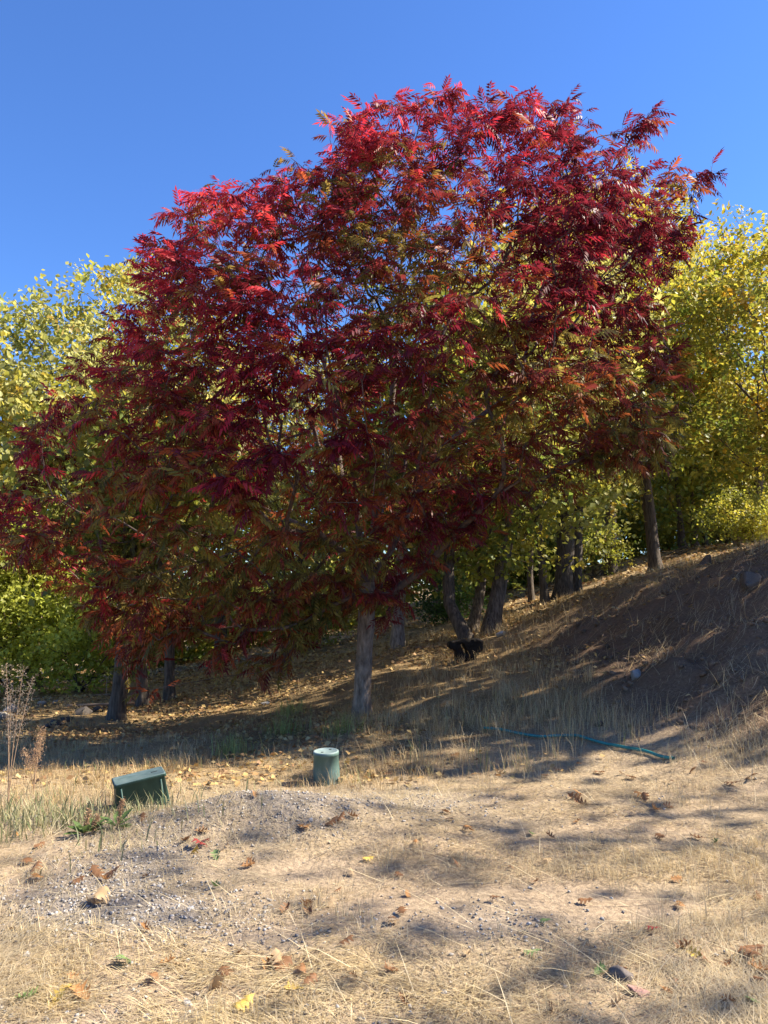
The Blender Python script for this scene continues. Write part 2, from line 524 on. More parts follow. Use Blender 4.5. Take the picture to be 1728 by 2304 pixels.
OAK_N = 0
def oak(base, height, crown_r, r0, label, name='oak_tree', lean=(0, 0), crown_lo=0.3, ntips=150, nleaf=110, leaf=0.15,
        pal=None, mat=None, seed=1, group=None, gap=0.36, kite=True, spread=0.36, squash=1.0, fork=None, cat='tree'):
    global OAK_N
    OAK_N += 1
    rg = np.random.default_rng(seed)
    base = np.asarray(base, float)
    root = thing(name, label, cat, base, group)
    s = Skel()
    s.add(base - [0, 0, .15], -1, False)
    lo = height * crown_lo
    top = base + np.array([lean[0], lean[1], height * 0.72])
    mid = base + np.array([lean[0] * .35 + rg.normal(0, .08), lean[1] * .35, lo])
    s.polyline([base + [0, 0, .1], base * .5 + mid * .5 + np.r_[rg.normal(0, .05, 2), 0], mid], 0, 0.3, False)
    s.ok[-1] = True
    s.polyline([mid * .5 + top * .5 + np.r_[rg.normal(0, .25, 2), 0], top], len(s.p) - 1, 0.4, True)
    # crown points: a lumpy ellipsoid with holes
    cz = (lo * 0.8 + height) / 2; rz = (height - lo * 0.8) / 2
    pts = []
    while len(pts) < ntips:
        q = rg.uniform(-1, 1, (400, 3))
        rr = np.linalg.norm(q, axis=1)
        q = q[(rr < 1) & (rr > 0.25)]
        # wider above the middle, tapering down
        wsc = crown_r * (1.0 - 0.22 * np.clip(-q[:, 2], 0, 1))
        w = np.c_[q[:, 0] * wsc, q[:, 1] * wsc * squash, q[:, 2] * rz]
        world = w + base + [lean[0] * .8, lean[1] * .8, cz]
        edge = 0.82 + 0.36 * vnoise(world, 0.5, seed + 3)
        keep = (np.linalg.norm(q, axis=1) < edge) & (vnoise(world, 0.75, seed + 9) > gap)
        pts += list(world[keep])
    pts = np.array(pts[:ntips])
    pts = pts[np.argsort(np.linalg.norm(pts - mid, axis=1))]
    ends = s.attach(pts, 0.45, 0.5, rg)
    s.finish(r0, 0.008)
    chs = s.chains()
    tr, br = Tubes(), Tubes()
    for ci, ch in enumerate(chs):
        P = s.p[ch]; r = s.r[ch].copy()
        if len(ch) < 2:
            continue
        if ci > 0:
            r[0] = r[1]
        big = r[0] > 0.35 * r0
        if ci == 0:
            hgt = P[:, 2] - base[2]
            r = r * (1 + 0.25 * np.exp(-np.maximum(hgt, 0) / 0.3))
        (tr if (ci == 0 or big) else br).add(P, r, 14 if ci == 0 else 9 if big else (5 if r[0] > .03 else 3), base[2] if ci == 0 else None)
    tr.build('trunk', mat or M_BARK_O, root, base)
    br.build('branches', M_BARK_T, root, base)
    # leaves in small clumps on short side twigs round the twig ends
    E = s.p[ends]
    sub = 5
    nl = max(4, int(round(nleaf / sub)))
    CL = np.repeat(E, sub, 0) + rg.normal(0, 1, (len(E) * sub, 3)) * [spread, spread, spread * .75]
    n = len(CL) * nl
    cid = np.repeat(np.arange(len(CL)), nl)
    off = rg.normal(0, 1, (n, 3)) * [spread * .36, spread * .36, spread * .28]
    pos = CL[cid] + off
    face = rg.normal(0, .8, (len(CL), 3))
    dirs = rg.normal(0, .7, (n, 3)) + face[cid] + off * 2.5 + [0, 0, -0.3]
    rot = rot_from(dirs, rg.normal(0, 0.7, n), rg)
    pal = pal or PAL_GRN
    ccol = oak_cols(CL, pal, base[2] + lo * .8, base[2] + height, seed, rg)
    cols = ccol[cid] * .62 + oak_cols(pos, pal, base[2] + lo * .8, base[2] + height, seed, rg) * .38
    size = leaf * rg.uniform(.65, 1.25, n)
    V, F, C = scatter(KITE_V if kite else OAK_V, KITE_F if kite else OAK_F, pos - base, rot, size, cols)
    cr = mesh_obj('crown', V, F, M_OAK, root, C)
    tag(cr, None, kind='stuff')
    return root

def gbase(px, d, z=None):
    x = (px - 864) / FPX * d / math.cos(PITCH) * 1.0
    # column x at depth d (pitch changes it slightly; good to a few centimetres)
    return np.array([x, d, H1(x, d) if z is None else z])

PAL_YEL = [(GRN, 1.0, .05), (OLV, 1.0, .2), (YG, .8, .6), (YEL, .4, 1.4), (ORA, .15, .3)]
PAL_PALE = [(GRN, .5, .05), (OLV, .6, .25), (YG, .8, .7), (PALE, .3, 1.2), (YEL, .2, .5), (ORA, .05, .12)]
PAL_GRN = [(GRN, 1.2, .5), (OLV, 1, .6), (YG, .6, .9), (YEL, .2, .4), (ORA, .03, .08)]
PAL_BUSH = [(GRN, .2, .05), (YG, 1, 1.2), (np.array([.50, .54, .10]), .9, 1.4), (OLV, .4, .2)]

# ---------------------------------------------------------------- the red tree
D0 = 11.0
OUT = np.array([(700, 275), (745, 240), (850, 215), (920, 210), (1000, 185), (1050, 178), (1120, 200), (1180, 212), (1250, 215), (1300, 185), (1340, 195),
                (1345, 250), (1420, 270), (1470, 225), (1500, 235), (1490, 300), (1540, 370), (1590, 335), (1635, 350), (1620, 420), (1570, 490), (1550, 590),
                (1500, 640), (1490, 700), (1540, 800), (1545, 900), (1520, 1050), (1440, 1090), (1330, 1090), (1230, 1130), (1130, 1170),
                (1000, 1270), (930, 1330), (880, 1420), (840, 1400), (800, 1370), (760, 1400), (690, 1440), (660, 1500), (600, 1530), (540, 1560), (440, 1520), (400, 1590), (340, 1600), (250, 1500), (190, 1420),
                (130, 1310), (-40, 1260), (-30, 1150), (20, 1010), (40, 930), (130, 870), (165, 800), (240, 720), (275, 620), (335, 500),
                (390, 440), (475, 395), (560, 380), (630, 345), (690, 330), (770, 330)], float)

def inside(poly, q):
    x, y = q[:, 0], q[:, 1]
    r = np.zeros(len(q), bool)
    a = poly; b = np.roll(poly, -1, 0)
    for (x1, y1), (x2, y2) in zip(a, b):
        c = ((y1 > y) != (y2 > y)) & (x < (x2 - x1) * (y - y1) / (y2 - y1 + 1e-12) + x1)
        r ^= c
    return r

def edge_dist(poly, q):
    a = poly; b = np.roll(poly, -1, 0)
    d = np.full(len(q), 1e9)
    for p1, p2 in zip(a, b):
        v = p2 - p1
        t = np.clip(((q - p1) @ v) / (v @ v), 0, 1)
        d = np.minimum(d, np.linalg.norm(q - (p1 + t[:, None] * v), axis=1))
    return d

def compound_leaf(rg, pairs=5, detail=True):
    """pinnate leaf along +x, unit length, drooping; returns verts, tris, per-vertex tint"""
    V, F, T = [], [], []
    def leaflet(o, dx, dy, L, w, droop, tint):
        k = len(V)
        d = np.array([dx, dy, 0.0]); d /= np.linalg.norm(d)
        sd = np.array([-d[1], d[0], 0])
        d = d * .8 - np.array([0, 0, rg.uniform(.3, 1.0)])
        for t, ww, zz in (((0, 0, 0), (.33, w, .02), (.33, -w, .02), (.7, w * .7, -.02), (.7, -w * .7, -.02), (1, 0, 0)) if detail else ((0, 0, 0), (.45, w, .01), (.45, -w, .01), (1, 0, 0))):
            bow = 0.10 * math.sin(t * math.pi) * L
            V.append(o + d * L * t + sd * (ww + bow * (1 if dy > 0 else -1) * -.6) + np.array([0, 0, zz - droop * L * t * t]))
            T.append(tint)
        F.extend([(k, k + 2, k + 1), (k + 1, k + 2, k + 3)] if not detail else [(k, k + 2, k + 1), (k + 1, k + 2, k + 4), (k + 1, k + 4, k + 3), (k + 3, k + 4, k + 5)])
    dr = rg.uniform(.55, 1.0)
    f = lambda t: np.array([t - .18 * t * t, 0, .10 * t - dr * t * t])
    k = len(V)
    for t in (0, .5, 1):
        for sgn in (-1, 1):
            V.append(f(t) + np.array([0, sgn * .008, 0])); T.append(.6)
    F += [(k, k + 1, k + 3), (k, k + 3, k + 2), (k + 2, k + 3, k + 5), (k + 2, k + 5, k + 4)]
    for i in range(pairs):
        t = .26 + .66 * i / (pairs - 1)
        L = .42 * (1 - .35 * abs(t - .55))
        for sgn in (-1, 1):
            leaflet(f(t), .62, sgn * 1.0, L * rg.uniform(.88, 1.12), .062, rg.uniform(.2, .6), rg.uniform(.75, 1.2))
    leaflet(f(1), 1, .05, .36, .06, .4, 1)
    return np.array(V), np.array(F), np.array(T)

RT_BASE = at(813, 1615, D0); RT_BASE[2] = H1(RT_BASE[0], RT_BASE[1])

def red_tree():
    rg = np.random.default_rng(5)
    base = RT_BASE
    root = thing('red_leaved_tree', 'broad crimson and maroon autumn tree with slender grey trunk on the slope', 'tree', base)
    P = lambda px, py, o=0: at(px, py, D0 + o)
    s = Skel()
    s.add(base - [0, 0, .2], -1, False)
    tr = s.polyline([base + [0, 0, .1], P(818, 1500), P(824, 1400), P(826, 1310)], 0, .18, False)
    top = tr[-1]
    s.ok[top] = True
    low = tr[-3]
    limb = lambda pts, par: s.polyline([P(*q) for q in pts], par, .3, True)
    cen = limb([(838, 1230, -.1), (846, 1150, -.1)], top)
    limb([(880, 1050, -.2), (882, 900, -.3), (895, 760, -.3), (905, 560, -.2), (930, 400, 0)], cen[-1])
    limb([(905, 1080, .5), (930, 950, .9), (990, 770, 1.3), (1050, 620, 1.5), (1090, 430, 1.5)], cen[-1])
    lf = limb([(812, 1240, .1), (806, 1160, .2), (770, 1090, .3), (725, 1035, .3)], top)
    limb([(705, 960, .2), (690, 880, 0), (650, 830, -.1), (590, 760, -.3), (520, 690, -.4)], lf[-1])
    limb([(640, 1040, -.5), (560, 990, -.9), (500, 950, -1.1), (400, 900, -1.3), (300, 860, -1.5)], lf[-1])
    limb([(750, 900, 1.0), (700, 700, 1.8), (650, 520, 2.1)], lf[len(lf) // 2])
    l2 = limb([(760, 1230, -.3), (700, 1190, -.6), (600, 1210, -1.3), (480, 1260, -1.9), (360, 1290, -2.3)], top)
    limb([(520, 1330, -1.0), (420, 1350, -1.0), (300, 1340, -1.1), (230, 1320, -1.1)], l2[len(l2) // 2])
    limb([(560, 1130, .8), (400, 1100, 1.6), (250, 1080, 2.0)], l2[len(l2) // 4])
    rt = limb([(880, 1240, .2), (930, 1130, .5), (1000, 1000, .8), (1090, 930, .9), (1170, 870, .9)], top)
    limb([(1240, 770, .8), (1300, 690, .7), (1380, 590, .5), (1470, 480, .4)], rt[-1])
    limb([(1200, 700, 1.6), (1260, 540, 2.0), (1290, 400, 2.0)], rt[-1])
    limb([(1240, 915, .4), (1310, 920, .1), (1400, 900, 0)], rt[-2])
    lr = limb([(880, 1335, -.1), (960, 1275, -.3), (1020, 1205, -.6), (1110, 1120, -1.2), (1230, 1040, -1.6)], low)
    limb([(930, 1100, -1.4), (960, 950, -2.0), (980, 800, -2.4)], lr[len(lr) // 3])
    limb([(800, 1100, -1.2), (760, 900, -2.0), (720, 720, -2.4), (690, 560, -2.3)], cen[-1])
    limb([(870, 1120, 1.5), (860, 950, 2.4), (840, 700, 2.8)], cen[0])
    # tips through the crown's volume
    NT = 2080
    tips, depthin = [], []
    while len(tips) < NT:
        q = np.c_[rg.uniform(-60, 1650, 600), rg.uniform(170, 1610, 600)]
        q = q[inside(OUT, q)]
        e = edge_dist(OUT, q) / FPX * D0
        q, e = q[e > .10], e[e > .10]
        Rr = 4.3
        hd = np.sqrt(np.clip(Rr ** 2 - (Rr - np.minimum(e, Rr)) ** 2, 0.03, None)) * .95
        # the low skirt is thinner
        hd = hd * np.clip(1.15 - (q[:, 1] - 1000) / 900, .55, 1)
        sg = np.where(rg.random(len(q)) < .58, -1, 1)
        rad = rg.random(len(q)) ** .45
        o = sg * hd * rad * np.where(sg < 0, .78, 1)
        W = np.array([at(a, b, D0 + c) for (a, b), c in zip(q, o)])
        # open pockets in the crown
        keep = vnoise(W, 1.0, 77) > .28
        # thinner around the fork and under the crown
        th = np.exp(-((q[:, 0] - 900) / 300) ** 2 - ((q[:, 1] - 1120) / 190) ** 2)
        th2 = np.exp(-((q[:, 0] - 1120) / 330) ** 2 - ((q[:, 1] - 830) / 330) ** 2) * .3
        th3 = np.exp(-((q[:, 0] - 420) / 230) ** 2 - ((q[:, 1] - 1520) / 130) ** 2) * .88
        th4 = np.exp(-((q[:, 0] - 1400) / 130) ** 2 - ((q[:, 1] - 400) / 130) ** 2) * .5
        th5 = np.exp(-((q[:, 0] - 620) / 380) ** 2 - ((q[:, 1] - 1170) / 190) ** 2) * .45
        keep &= rg.random(len(q)) > np.maximum(np.maximum(th * .4, th2), np.maximum(np.maximum(th3, th4), th5))
        keep &= W[:, 2] > H(W[:, 0], W[:, 1]) + .45
        tips += list(W[keep]); depthin += list(np.minimum(e[keep] / 3.0, 1) * (1 - rad[keep]))
    tips = np.array(tips[:NT]); depthin = np.array(depthin[:NT])
    order = np.argsort(np.linalg.norm(tips - s.p[top], axis=1))
    tips, depthin = tips[order], depthin[order]
    ends = s.attach(tips, .35, .32, rg, .25)
    s.finish(.118, .0045)
    branch = Tubes()
    for ci, ch in enumerate(s.chains()):
        if len(ch) < 2:
            continue
        Pp = s.p[ch]; r = s.r[ch].copy()
        if ci > 0:
            r[0] = r[1]
        if ci == 0:
            nb = len(tr) + 2
            hgt = Pp[:, 2] - base[2]
            r = r * (1 + .12 * np.exp(-np.maximum(hgt, 0) / .2))
            # bend the fine outline of the trunk a little
            r = r * (1 + .03 * np.sin(hgt * 5.1) + .02 * np.sin(hgt * 11.3))
            kf = ch.index(top) + 1 if top in ch else len(ch)
            T = Tubes(); T.add(Pp[:kf], r[:kf], 20, base[2]); T.build('trunk', M_BARK_P, root, base)
            if kf < len(ch):
                T = Tubes(); T.add(Pp[kf - 1:], r[kf - 1:] * .97, 9); T.build('limb', M_BARK_T, root, base)
        elif r[0] > .026:
            T = Tubes(); T.add(Pp, r, 9); T.build('limb', M_BARK_T, root, base)
        else:
            branch.add(Pp, r, 3 if r[0] < .012 else 5)
    tag(branch.build('branches', M_BARK_T, root, base), None, kind='stuff')
    # compound leaves: whorls at the twig ends
    E = s.p[ends]; Ep = s.p[[s.par[i] for i in ends]]
    dr = E - Ep; dr /= np.linalg.norm(dr, axis=1)[:, None]
    K = 8
    n = len(E) * K
    Er = np.repeat(E, K, 0); Dr = np.repeat(dr, K, 0); DI = np.repeat(depthin, K)
    ph = np.tile(np.arange(K) * 2.4, len(E)) + np.repeat(rg.uniform(0, 6.3, len(E)), K)
    back = np.tile(np.linspace(0, 1, K), len(E)) * .42 * rg.uniform(.4, 1.2, n)
    radial = np.c_[np.cos(ph), np.sin(ph), np.zeros(n)]
    pos = Er - Dr * back[:, None] + rg.normal(0, .03, (n, 3))
    d = radial * .85 + Dr * .5 + np.array([0, 0, .12]) + rg.normal(0, .38, (n, 3))
    rot = rot_from(d, rg.normal(0, .5, n), rg)
    size = rg.uniform(.16, .28, n)
    # leaf colour: crimson outside, some still green or orange inside and low on the right; upper left painted sunlit pink
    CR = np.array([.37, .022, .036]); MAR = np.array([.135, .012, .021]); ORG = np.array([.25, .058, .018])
    OL = np.array([.21, .175, .035]); GR = np.array([.07, .10, .025]); PK_LIT = np.array([.56, .045, .052])
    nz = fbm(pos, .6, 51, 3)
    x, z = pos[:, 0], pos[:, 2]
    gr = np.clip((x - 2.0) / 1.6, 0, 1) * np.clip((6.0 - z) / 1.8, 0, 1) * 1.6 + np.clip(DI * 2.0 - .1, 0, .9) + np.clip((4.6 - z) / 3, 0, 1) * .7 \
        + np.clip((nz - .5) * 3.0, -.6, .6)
    lf = np.clip(-(x - 0.6) / 3.0, -1, 1) * .5 + np.clip((z - 4.5) / 4, -1, 1) * .4  # upper-left sun and right-hand shade put into the crimson, pink and maroon mix
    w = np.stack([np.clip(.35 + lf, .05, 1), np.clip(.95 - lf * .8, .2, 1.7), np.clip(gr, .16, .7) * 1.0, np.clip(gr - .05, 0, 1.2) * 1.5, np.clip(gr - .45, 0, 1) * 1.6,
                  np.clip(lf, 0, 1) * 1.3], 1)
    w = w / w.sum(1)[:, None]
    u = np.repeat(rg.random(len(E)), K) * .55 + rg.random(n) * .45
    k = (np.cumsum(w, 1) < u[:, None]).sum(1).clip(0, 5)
    PALC = np.array([CR, MAR, ORG, OL, GR, PK_LIT])
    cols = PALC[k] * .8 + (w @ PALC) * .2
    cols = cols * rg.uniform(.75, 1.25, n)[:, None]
    # the 300 nearest leaves are parts of their own
    dist = np.linalg.norm(pos - np.array([0, 0, CAM_Z]), axis=1)
    near = np.argsort(dist)[:300]
    isn = np.zeros(n, bool); isn[near] = True
    tm = [compound_leaf(np.random.default_rng(900 + i), pr, False) for i, pr in enumerate((4, 5, 4, 5))]
    tmd = [compound_leaf(np.random.default_rng(900 + i), pr, True) for i, pr in enumerate((4, 5, 4, 5))]
    which = rg.integers(0, 4, n)
    Vs, Fs, Cs, nb = [], [], [], 0
    for j in range(4):
        m = (which == j) & ~isn
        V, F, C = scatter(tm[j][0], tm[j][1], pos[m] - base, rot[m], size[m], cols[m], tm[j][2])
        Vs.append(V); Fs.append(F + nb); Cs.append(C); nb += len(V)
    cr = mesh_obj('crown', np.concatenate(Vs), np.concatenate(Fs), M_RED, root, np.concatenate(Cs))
    tag(cr, None, kind='stuff')
    lib = {}
    for i in near:
        key = (int(which[i]), int(k[i]))
        if key not in lib:
            o = mesh_obj('compound_leaf', tmd[key[0]][0], tmd[key[0]][1], M_RED, root, PALC[key[1]][None] * tmd[key[0]][2][:, None])
            lib[key] = o.data
        else:
            o = bpy.data.objects.new('compound_leaf', lib[key]); COL.objects.link(o); o.parent = root
        M4 = Matrix(rot[i].tolist()).to_4x4() @ Matrix.Scale(float(size[i]), 4)
        M4.translation = Vector((pos[i] - base).tolist())
        o.matrix_local = M4
    return root
red_tree()

# ---------------------------------------------------------------- the oak wood behind
G = 'trees of the wood behind the red tree'
def T(px, d, *a, **k):
    return oak(gbase(px, d), *a, **k)
# trunks that show under the red crown, left to right along the slope
T(280, 13.0, 5.6, 1.7, .115, 'dark straight trunk beside the line of dark rocks, leaves meeting the red crown', crown_lo=.45, ntips=63, nleaf=50, pal=PAL_GRN, seed=21)
T(335, 15.0, 6.6, 1.8, .10, 'thin dark trunk between the rock-line tree and the slender leaning trunk', lean=(.3, .3), crown_lo=.35, ntips=72, nleaf=50, pal=PAL_PALE, seed=22)
T(392, 15.6, 6.8, 2.0, .095, 'slender dark trunk standing beside the pale stone on the slope', lean=(-.4, .5), crown_lo=.33, ntips=81, nleaf=50, pal=PAL_PALE, seed=23)
T(642, 19.0, 6.8, 2.6, .13, 'dark trunk on the golden leaf litter below the red skirt of leaves', lean=(.5, 1), crown_lo=.3, ntips=99, nleaf=50, pal=PAL_PALE, seed=24)
T(893, 17.2, 6.8, 2.2, .13, 'pale trunk with flared root just behind the red tree', lean=(.3, 1), crown_lo=.32, ntips=72, nleaf=45, pal=PAL_PALE, seed=25, mat=M_BARK_L)
T(1045, 16.4, 8.0, 2.8, .13, 'dark leaning trunk rising behind the black stump', lean=(-.5, 1.2), crown_lo=.2, ntips=210, nleaf=50, pal=PAL_GRN, seed=26)
T(1060, 18.4, 7.5, 2.5, .12, 'paler thin trunk half hidden behind the dark leaning trunk', lean=(.6, 1), crown_lo=.22, ntips=150, nleaf=50, pal=PAL_PALE, seed=27, mat=M_BARK_M)
T(1102, 17.0, 9.0, 3.0, .165, 'stout trunk leaning right, lit on one side, next to the black stump', lean=(1.3, .8), crown_lo=.2, ntips=225, nleaf=54, pal=PAL_PALE, seed=28, mat=M_BARK_M)
T(1222, 23.0, 10.0, 3.0, .12, 'thin dark trunk close beside the thickest oak', lean=(-.4, 0), crown_lo=.28, ntips=150, nleaf=50, pal=PAL_GRN, seed=29)
T(1262, 23.2, 13.2, 4.6, .26, 'thickest oak trunk, dark and upright, in the cluster above the slope', lean=(.3, 1), crown_lo=.25, ntips=315, nleaf=62, pal=PAL_YEL, seed=30)
T(1292, 23.8, 10.5, 3.0, .15, 'upright dark trunk leaning on the thickest oak of the cluster', lean=(.6, .5), crown_lo=.28, ntips=150, nleaf=50, pal=PAL_YEL, seed=31)
T(1470, 25.0, 13.4, 4.6, .19, 'tall yellow oak with leaning trunk at the top of the dark bank', lean=(-.9, .6), crown_lo=.26, ntips=360, nleaf=67, pal=PAL_YEL, kite=False, leaf=.165, seed=32)
T(1192, 27.0, 9, 3.0, .10, 'small trunk on the sunlit strip of ground beyond the oak cluster', lean=(.1, 1), crown_lo=.24, ntips=135, nleaf=41, pal=PAL_GRN, seed=33, leaf=.155)
# taller crowns further back
T(90, 21, 10.6, 4.2, .20, 'pale yellow-green oak whose top rises left of the red crown', lean=(-.4, 0), crown_lo=.22, ntips=345, nleaf=67, pal=PAL_PALE, kite=False, leaf=.165, seed=41, group=None)
T(300, 24, 13.2, 4.0, .22, 'tall pale oak rising behind the left shoulder of the red crown', lean=(0, 0), crown_lo=.22, ntips=330, nleaf=62, pal=PAL_PALE, kite=False, leaf=.165, seed=42)
T(-150, 19, 9.6, 3.6, .2, 'pale green oak leaning in from beyond the left-hand shrubs', lean=(.6, 0), crown_lo=.15, ntips=255, nleaf=67, pal=PAL_PALE, kite=False, leaf=.165, seed=43)
T(1700, 34, 15.0, 5.2, .2, 'golden yellow oak on the crest beyond the dirt bank', lean=(.3, 0), crown_lo=.2, ntips=345, nleaf=67, pal=PAL_YEL, kite=False, leaf=.165, seed=44)
T(1830, 23, 10.0, 4.0, .2, 'yellow-green oak overhanging the crest next to the woodpile', lean=(-.4, 0), crown_lo=.16, ntips=270, nleaf=67, pal=PAL_YEL, kite=False, leaf=.165, seed=45)
T(1370, 31, 16.6, 4.6, .24, 'tallest golden oak, its top showing above the red crown', lean=(0, 0), crown_lo=.3, ntips=345, nleaf=62, pal=PAL_YEL, seed=46, leaf=.155)
T(700, 28, 11.5, 3.6, .2, 'green oak filling the gap behind the red trunk', lean=(0, 0), crown_lo=.15, ntips=255, nleaf=54, pal=PAL_PALE, seed=47, leaf=.155)
T(500, 26, 12.5, 3.8, .2, 'yellow-green oak behind the left part of the red crown', lean=(0, 0), crown_lo=.15, ntips=255, nleaf=54, pal=PAL_PALE, seed=48, leaf=.155)
T(980, 32, 13, 4.2, .2, 'yellow-green oak deep behind the middle of the red crown', lean=(0, 0), crown_lo=.15, ntips=255, nleaf=54, pal=PAL_PALE, seed=49, leaf=.165)
far = [(1535, 35, 9), (1562, 36.5, 9.5), (1588, 40, 9), (1612, 43, 10), (1636, 41, 9), (1665, 46, 10), (1720, 44, 9), (1500, 44, 10), (1430, 42, 10), (1340, 46, 11), (1250, 44, 10.5), (1150, 48, 11),
       (1040, 46, 10), (900, 50, 10), (780, 45, 10), (640, 48, 11), (520, 44, 11), (380, 47, 11.5), (230, 42, 11), (80, 44, 12), (-60, 38, 11), (1800, 36, 9), (1900, 42, 10)]
protos = []
def copy_tree(src, loc, rz, sc, label, group):
    r = src.copy(); COL.objects.link(r)
    r.location = loc; r.rotation_euler = (0, 0, rz); r.scale = (sc, sc, sc)
    r['label'] = label; r['group'] = group
    for ch in src.children:
        c = ch.copy(); COL.objects.link(c); c.parent = r
    return r
for i, (px, d, h) in enumerate(far):
    gl = 'small distant tree of the shady far wood'
    if i < 6:
        protos.append((T(px, d, h, 3.6, .16, gl, crown_lo=.07, ntips=110, nleaf=42, leaf=.27, spread=.6, pal=[PAL_GRN, PAL_PALE, PAL_YEL][i % 3], seed=60 + i, group='distant trees of the far wood'), h))
    else:
        pr, h0 = protos[i % 6 if px > 1200 else [0, 1, 3, 4][i % 4]]
        copy_tree(pr, gbase(px, d), 1.7 * i, h / h0, gl, 'distant trees of the far wood')
# trees beyond the right edge whose shade falls on the bank and the clearing
oak((12.2, 12.4, H1(12.2, 12.4)), 9.8, 3.9, .26, 'big oak on top of the bank shading it', crown_lo=.14, ntips=190, nleaf=60, pal=PAL_YEL, seed=91, leaf=.25, gap=.25)
oak((15.0, 17.0, H1(15.0, 17.0)), 9.8, 3.8, .22, 'oak on the crest shading the upper bank', crown_lo=.14, ntips=130, nleaf=50, pal=PAL_YEL, seed=92, leaf=.25, gap=.25)
oak((12.8, 5.6, H1(12.8, 5.6)), 10.5, 3.3, .2, 'oak beside the clearing casting dappled shade on the straw', crown_lo=.2, ntips=80, nleaf=22, pal=PAL_YEL, seed=93, leaf=.17, gap=.3)
oak((9.6, 1.7, H1(9.6, 1.7)), 9.0, 2.6, .2, 'oak by the near end of the clearing', crown_lo=.2, ntips=60, nleaf=22, pal=PAL_YEL, seed=94, leaf=.17, gap=.3)

# shrubs
def shrub(px, py, d, h, r, label, seed, pal=PAL_BUSH, leaf=.12, ntips=90, nleaf=60):
    b = gbase(px, d)
    return oak(b, h, r, .05, label, name='shrub', cat='shrub', crown_lo=.03, ntips=ntips, nleaf=nleaf, leaf=leaf, pal=pal, seed=seed, spread=.32, gap=.38)
shrub(40, 1500, 19.5, 4.2, 2.3, 'large bright green shrub at the left behind the feathery weeds', 101, ntips=150)
shrub(190, 1540, 18.5, 2.6, 1.5, 'low rounded green shrub beside the dark tree trunk and rocks', 102, ntips=120)
shrub(-110, 1500, 18, 4.6, 2.4, 'tall yellow-green shrub at the outer edge of the shrubs', 103, ntips=140)
shrub(705, 1450, 27, 1.6, 1.0, 'grey-green bush far down the slope left of the red trunk', 104, pal=PAL_GRN, ntips=40)
shrub(1690, 1180, 31, 2.6, 1.6, 'yellow bush hanging over the woodpile on the crest', 105, pal=[(YG, 1, .8), (YEL, .2, .4), (OLV, .5, .3)], ntips=80)
shrub(1330, 1300, 31, 2.2, 1.6, 'silvery green bush in the shade behind the oak cluster', 106, pal=PAL_GRN, ntips=50)
shrub(1000, 1370, 27, 2.0, 1.2, 'dark green bush left of the dark leaning trunk', 107, pal=[(GRN, 1, 1), (np.array([.05, .09, .03]), 1, 1)], ntips=50)

for i, (px, d, h, r) in enumerate([(1130, 37, 3.2, 2.2), (1240, 36, 3, 2.2), (1400, 38, 3, 2.2), (1480, 40, 2.6, 2), (1600, 48, 3.2, 2.5), (1030, 38, 3, 2), (850, 40, 3.2, 2.4), (560, 36, 3.4, 2.4), (430, 33, 3.2, 2.2), (300, 30, 3.2, 2.2), (770, 36, 3, 2.2)]):
    b = gbase(px, d)
    if i == 0:
        us = oak(b, h, r, .05, 'leafy green understory bush between the far trunks', name='shrub', cat='shrub', crown_lo=.02, ntips=110, nleaf=45, leaf=.22, pal=PAL_GRN, seed=120, spread=.45, gap=.2, group='understory bushes of the far wood')
    else:
        copy_tree(us, b, 1.3 * i, h / 3.2, 'leafy green understory bush between the far trunks', 'understory bushes of the far wood')

# ---------------------------------------------------------------- ground cover
def wedge(n, y0, y1, rg, half=.62):
    y = np.exp(rg.uniform(math.log(y0), math.log(y1), n))
    x = y * rg.uniform(-half, half, n)
    return x, y

STR = np.array([[.68, .53, .28], [.60, .46, .24], [.52, .40, .22], [.72, .60, .37], [.44, .35, .22], [.54, .45, .31]])

def blades(name, label, x, y, L, lean, az, w, cols, mat, curl=.5, lift=0.0, parent=None):
    """bent grass blades standing or lying on the ground; lean: angle from the vertical"""
    n = len(x)
    z0 = H(x, y)
    hx, hy = np.cos(az), np.sin(az)
    l2 = np.clip(lean + curl * (0.3 + rng.random(n)), 0, 1.62)
    d1 = np.sin(lean) * L * .5; h1 = np.cos(lean) * L * .5
    d2 = d1 + np.sin(l2) * L * .5; h2 = h1 + np.cos(l2) * L * .5
    flat = lean > 1.1
    xm, ym, xt, yt = x + hx * d1, y + hy * d1, x + hx * d2, y + hy * d2
    zm = np.where(flat, H(xm, ym), z0) + h1
    zt = np.where(flat, H(xt, yt), z0) + h2
    li = lift * rng.random(n)
    sx, sy = -hy * w * .5, hx * w * .5
    V = np.empty((n, 5, 3))
    V[:, 0] = np.c_[x + sx, y + sy, z0 + li - .004]; V[:, 1] = np.c_[x - sx, y - sy, z0 + li - .004]
    V[:, 2] = np.c_[xm + sx * .8, ym + sy * .8, zm + li]; V[:, 3] = np.c_[xm - sx * .8, ym - sy * .8, zm + li]
    V[:, 4] = np.c_[xt, yt, zt + li]
    i = (np.arange(n) * 5)[:, None]
    Q = i + np.array([[0, 1, 3, 2]]); Tt = i + np.array([[2, 3, 4]])
    o = mesh_obj(name, V.reshape(-1, 3), [Q, Tt], mat, parent, np.repeat(cols, 5, 0))
    if label:
        tag(o, label, kind='stuff')
    return o

def straw_cols(n, x, y, dark=0.0):
    c = STR[rng.integers(0, len(STR), n)] * rng.uniform(.75, 1.15, n)[:, None]
    g = np.clip((fbm(np.c_[x, y], 1.1, 70) - .42) * 4, 0, 1)[:, None] * .5
    return c * (1 - g) + np.array([.44, .36, .24]) * g * rng.uniform(.8, 1.2, n)[:, None]

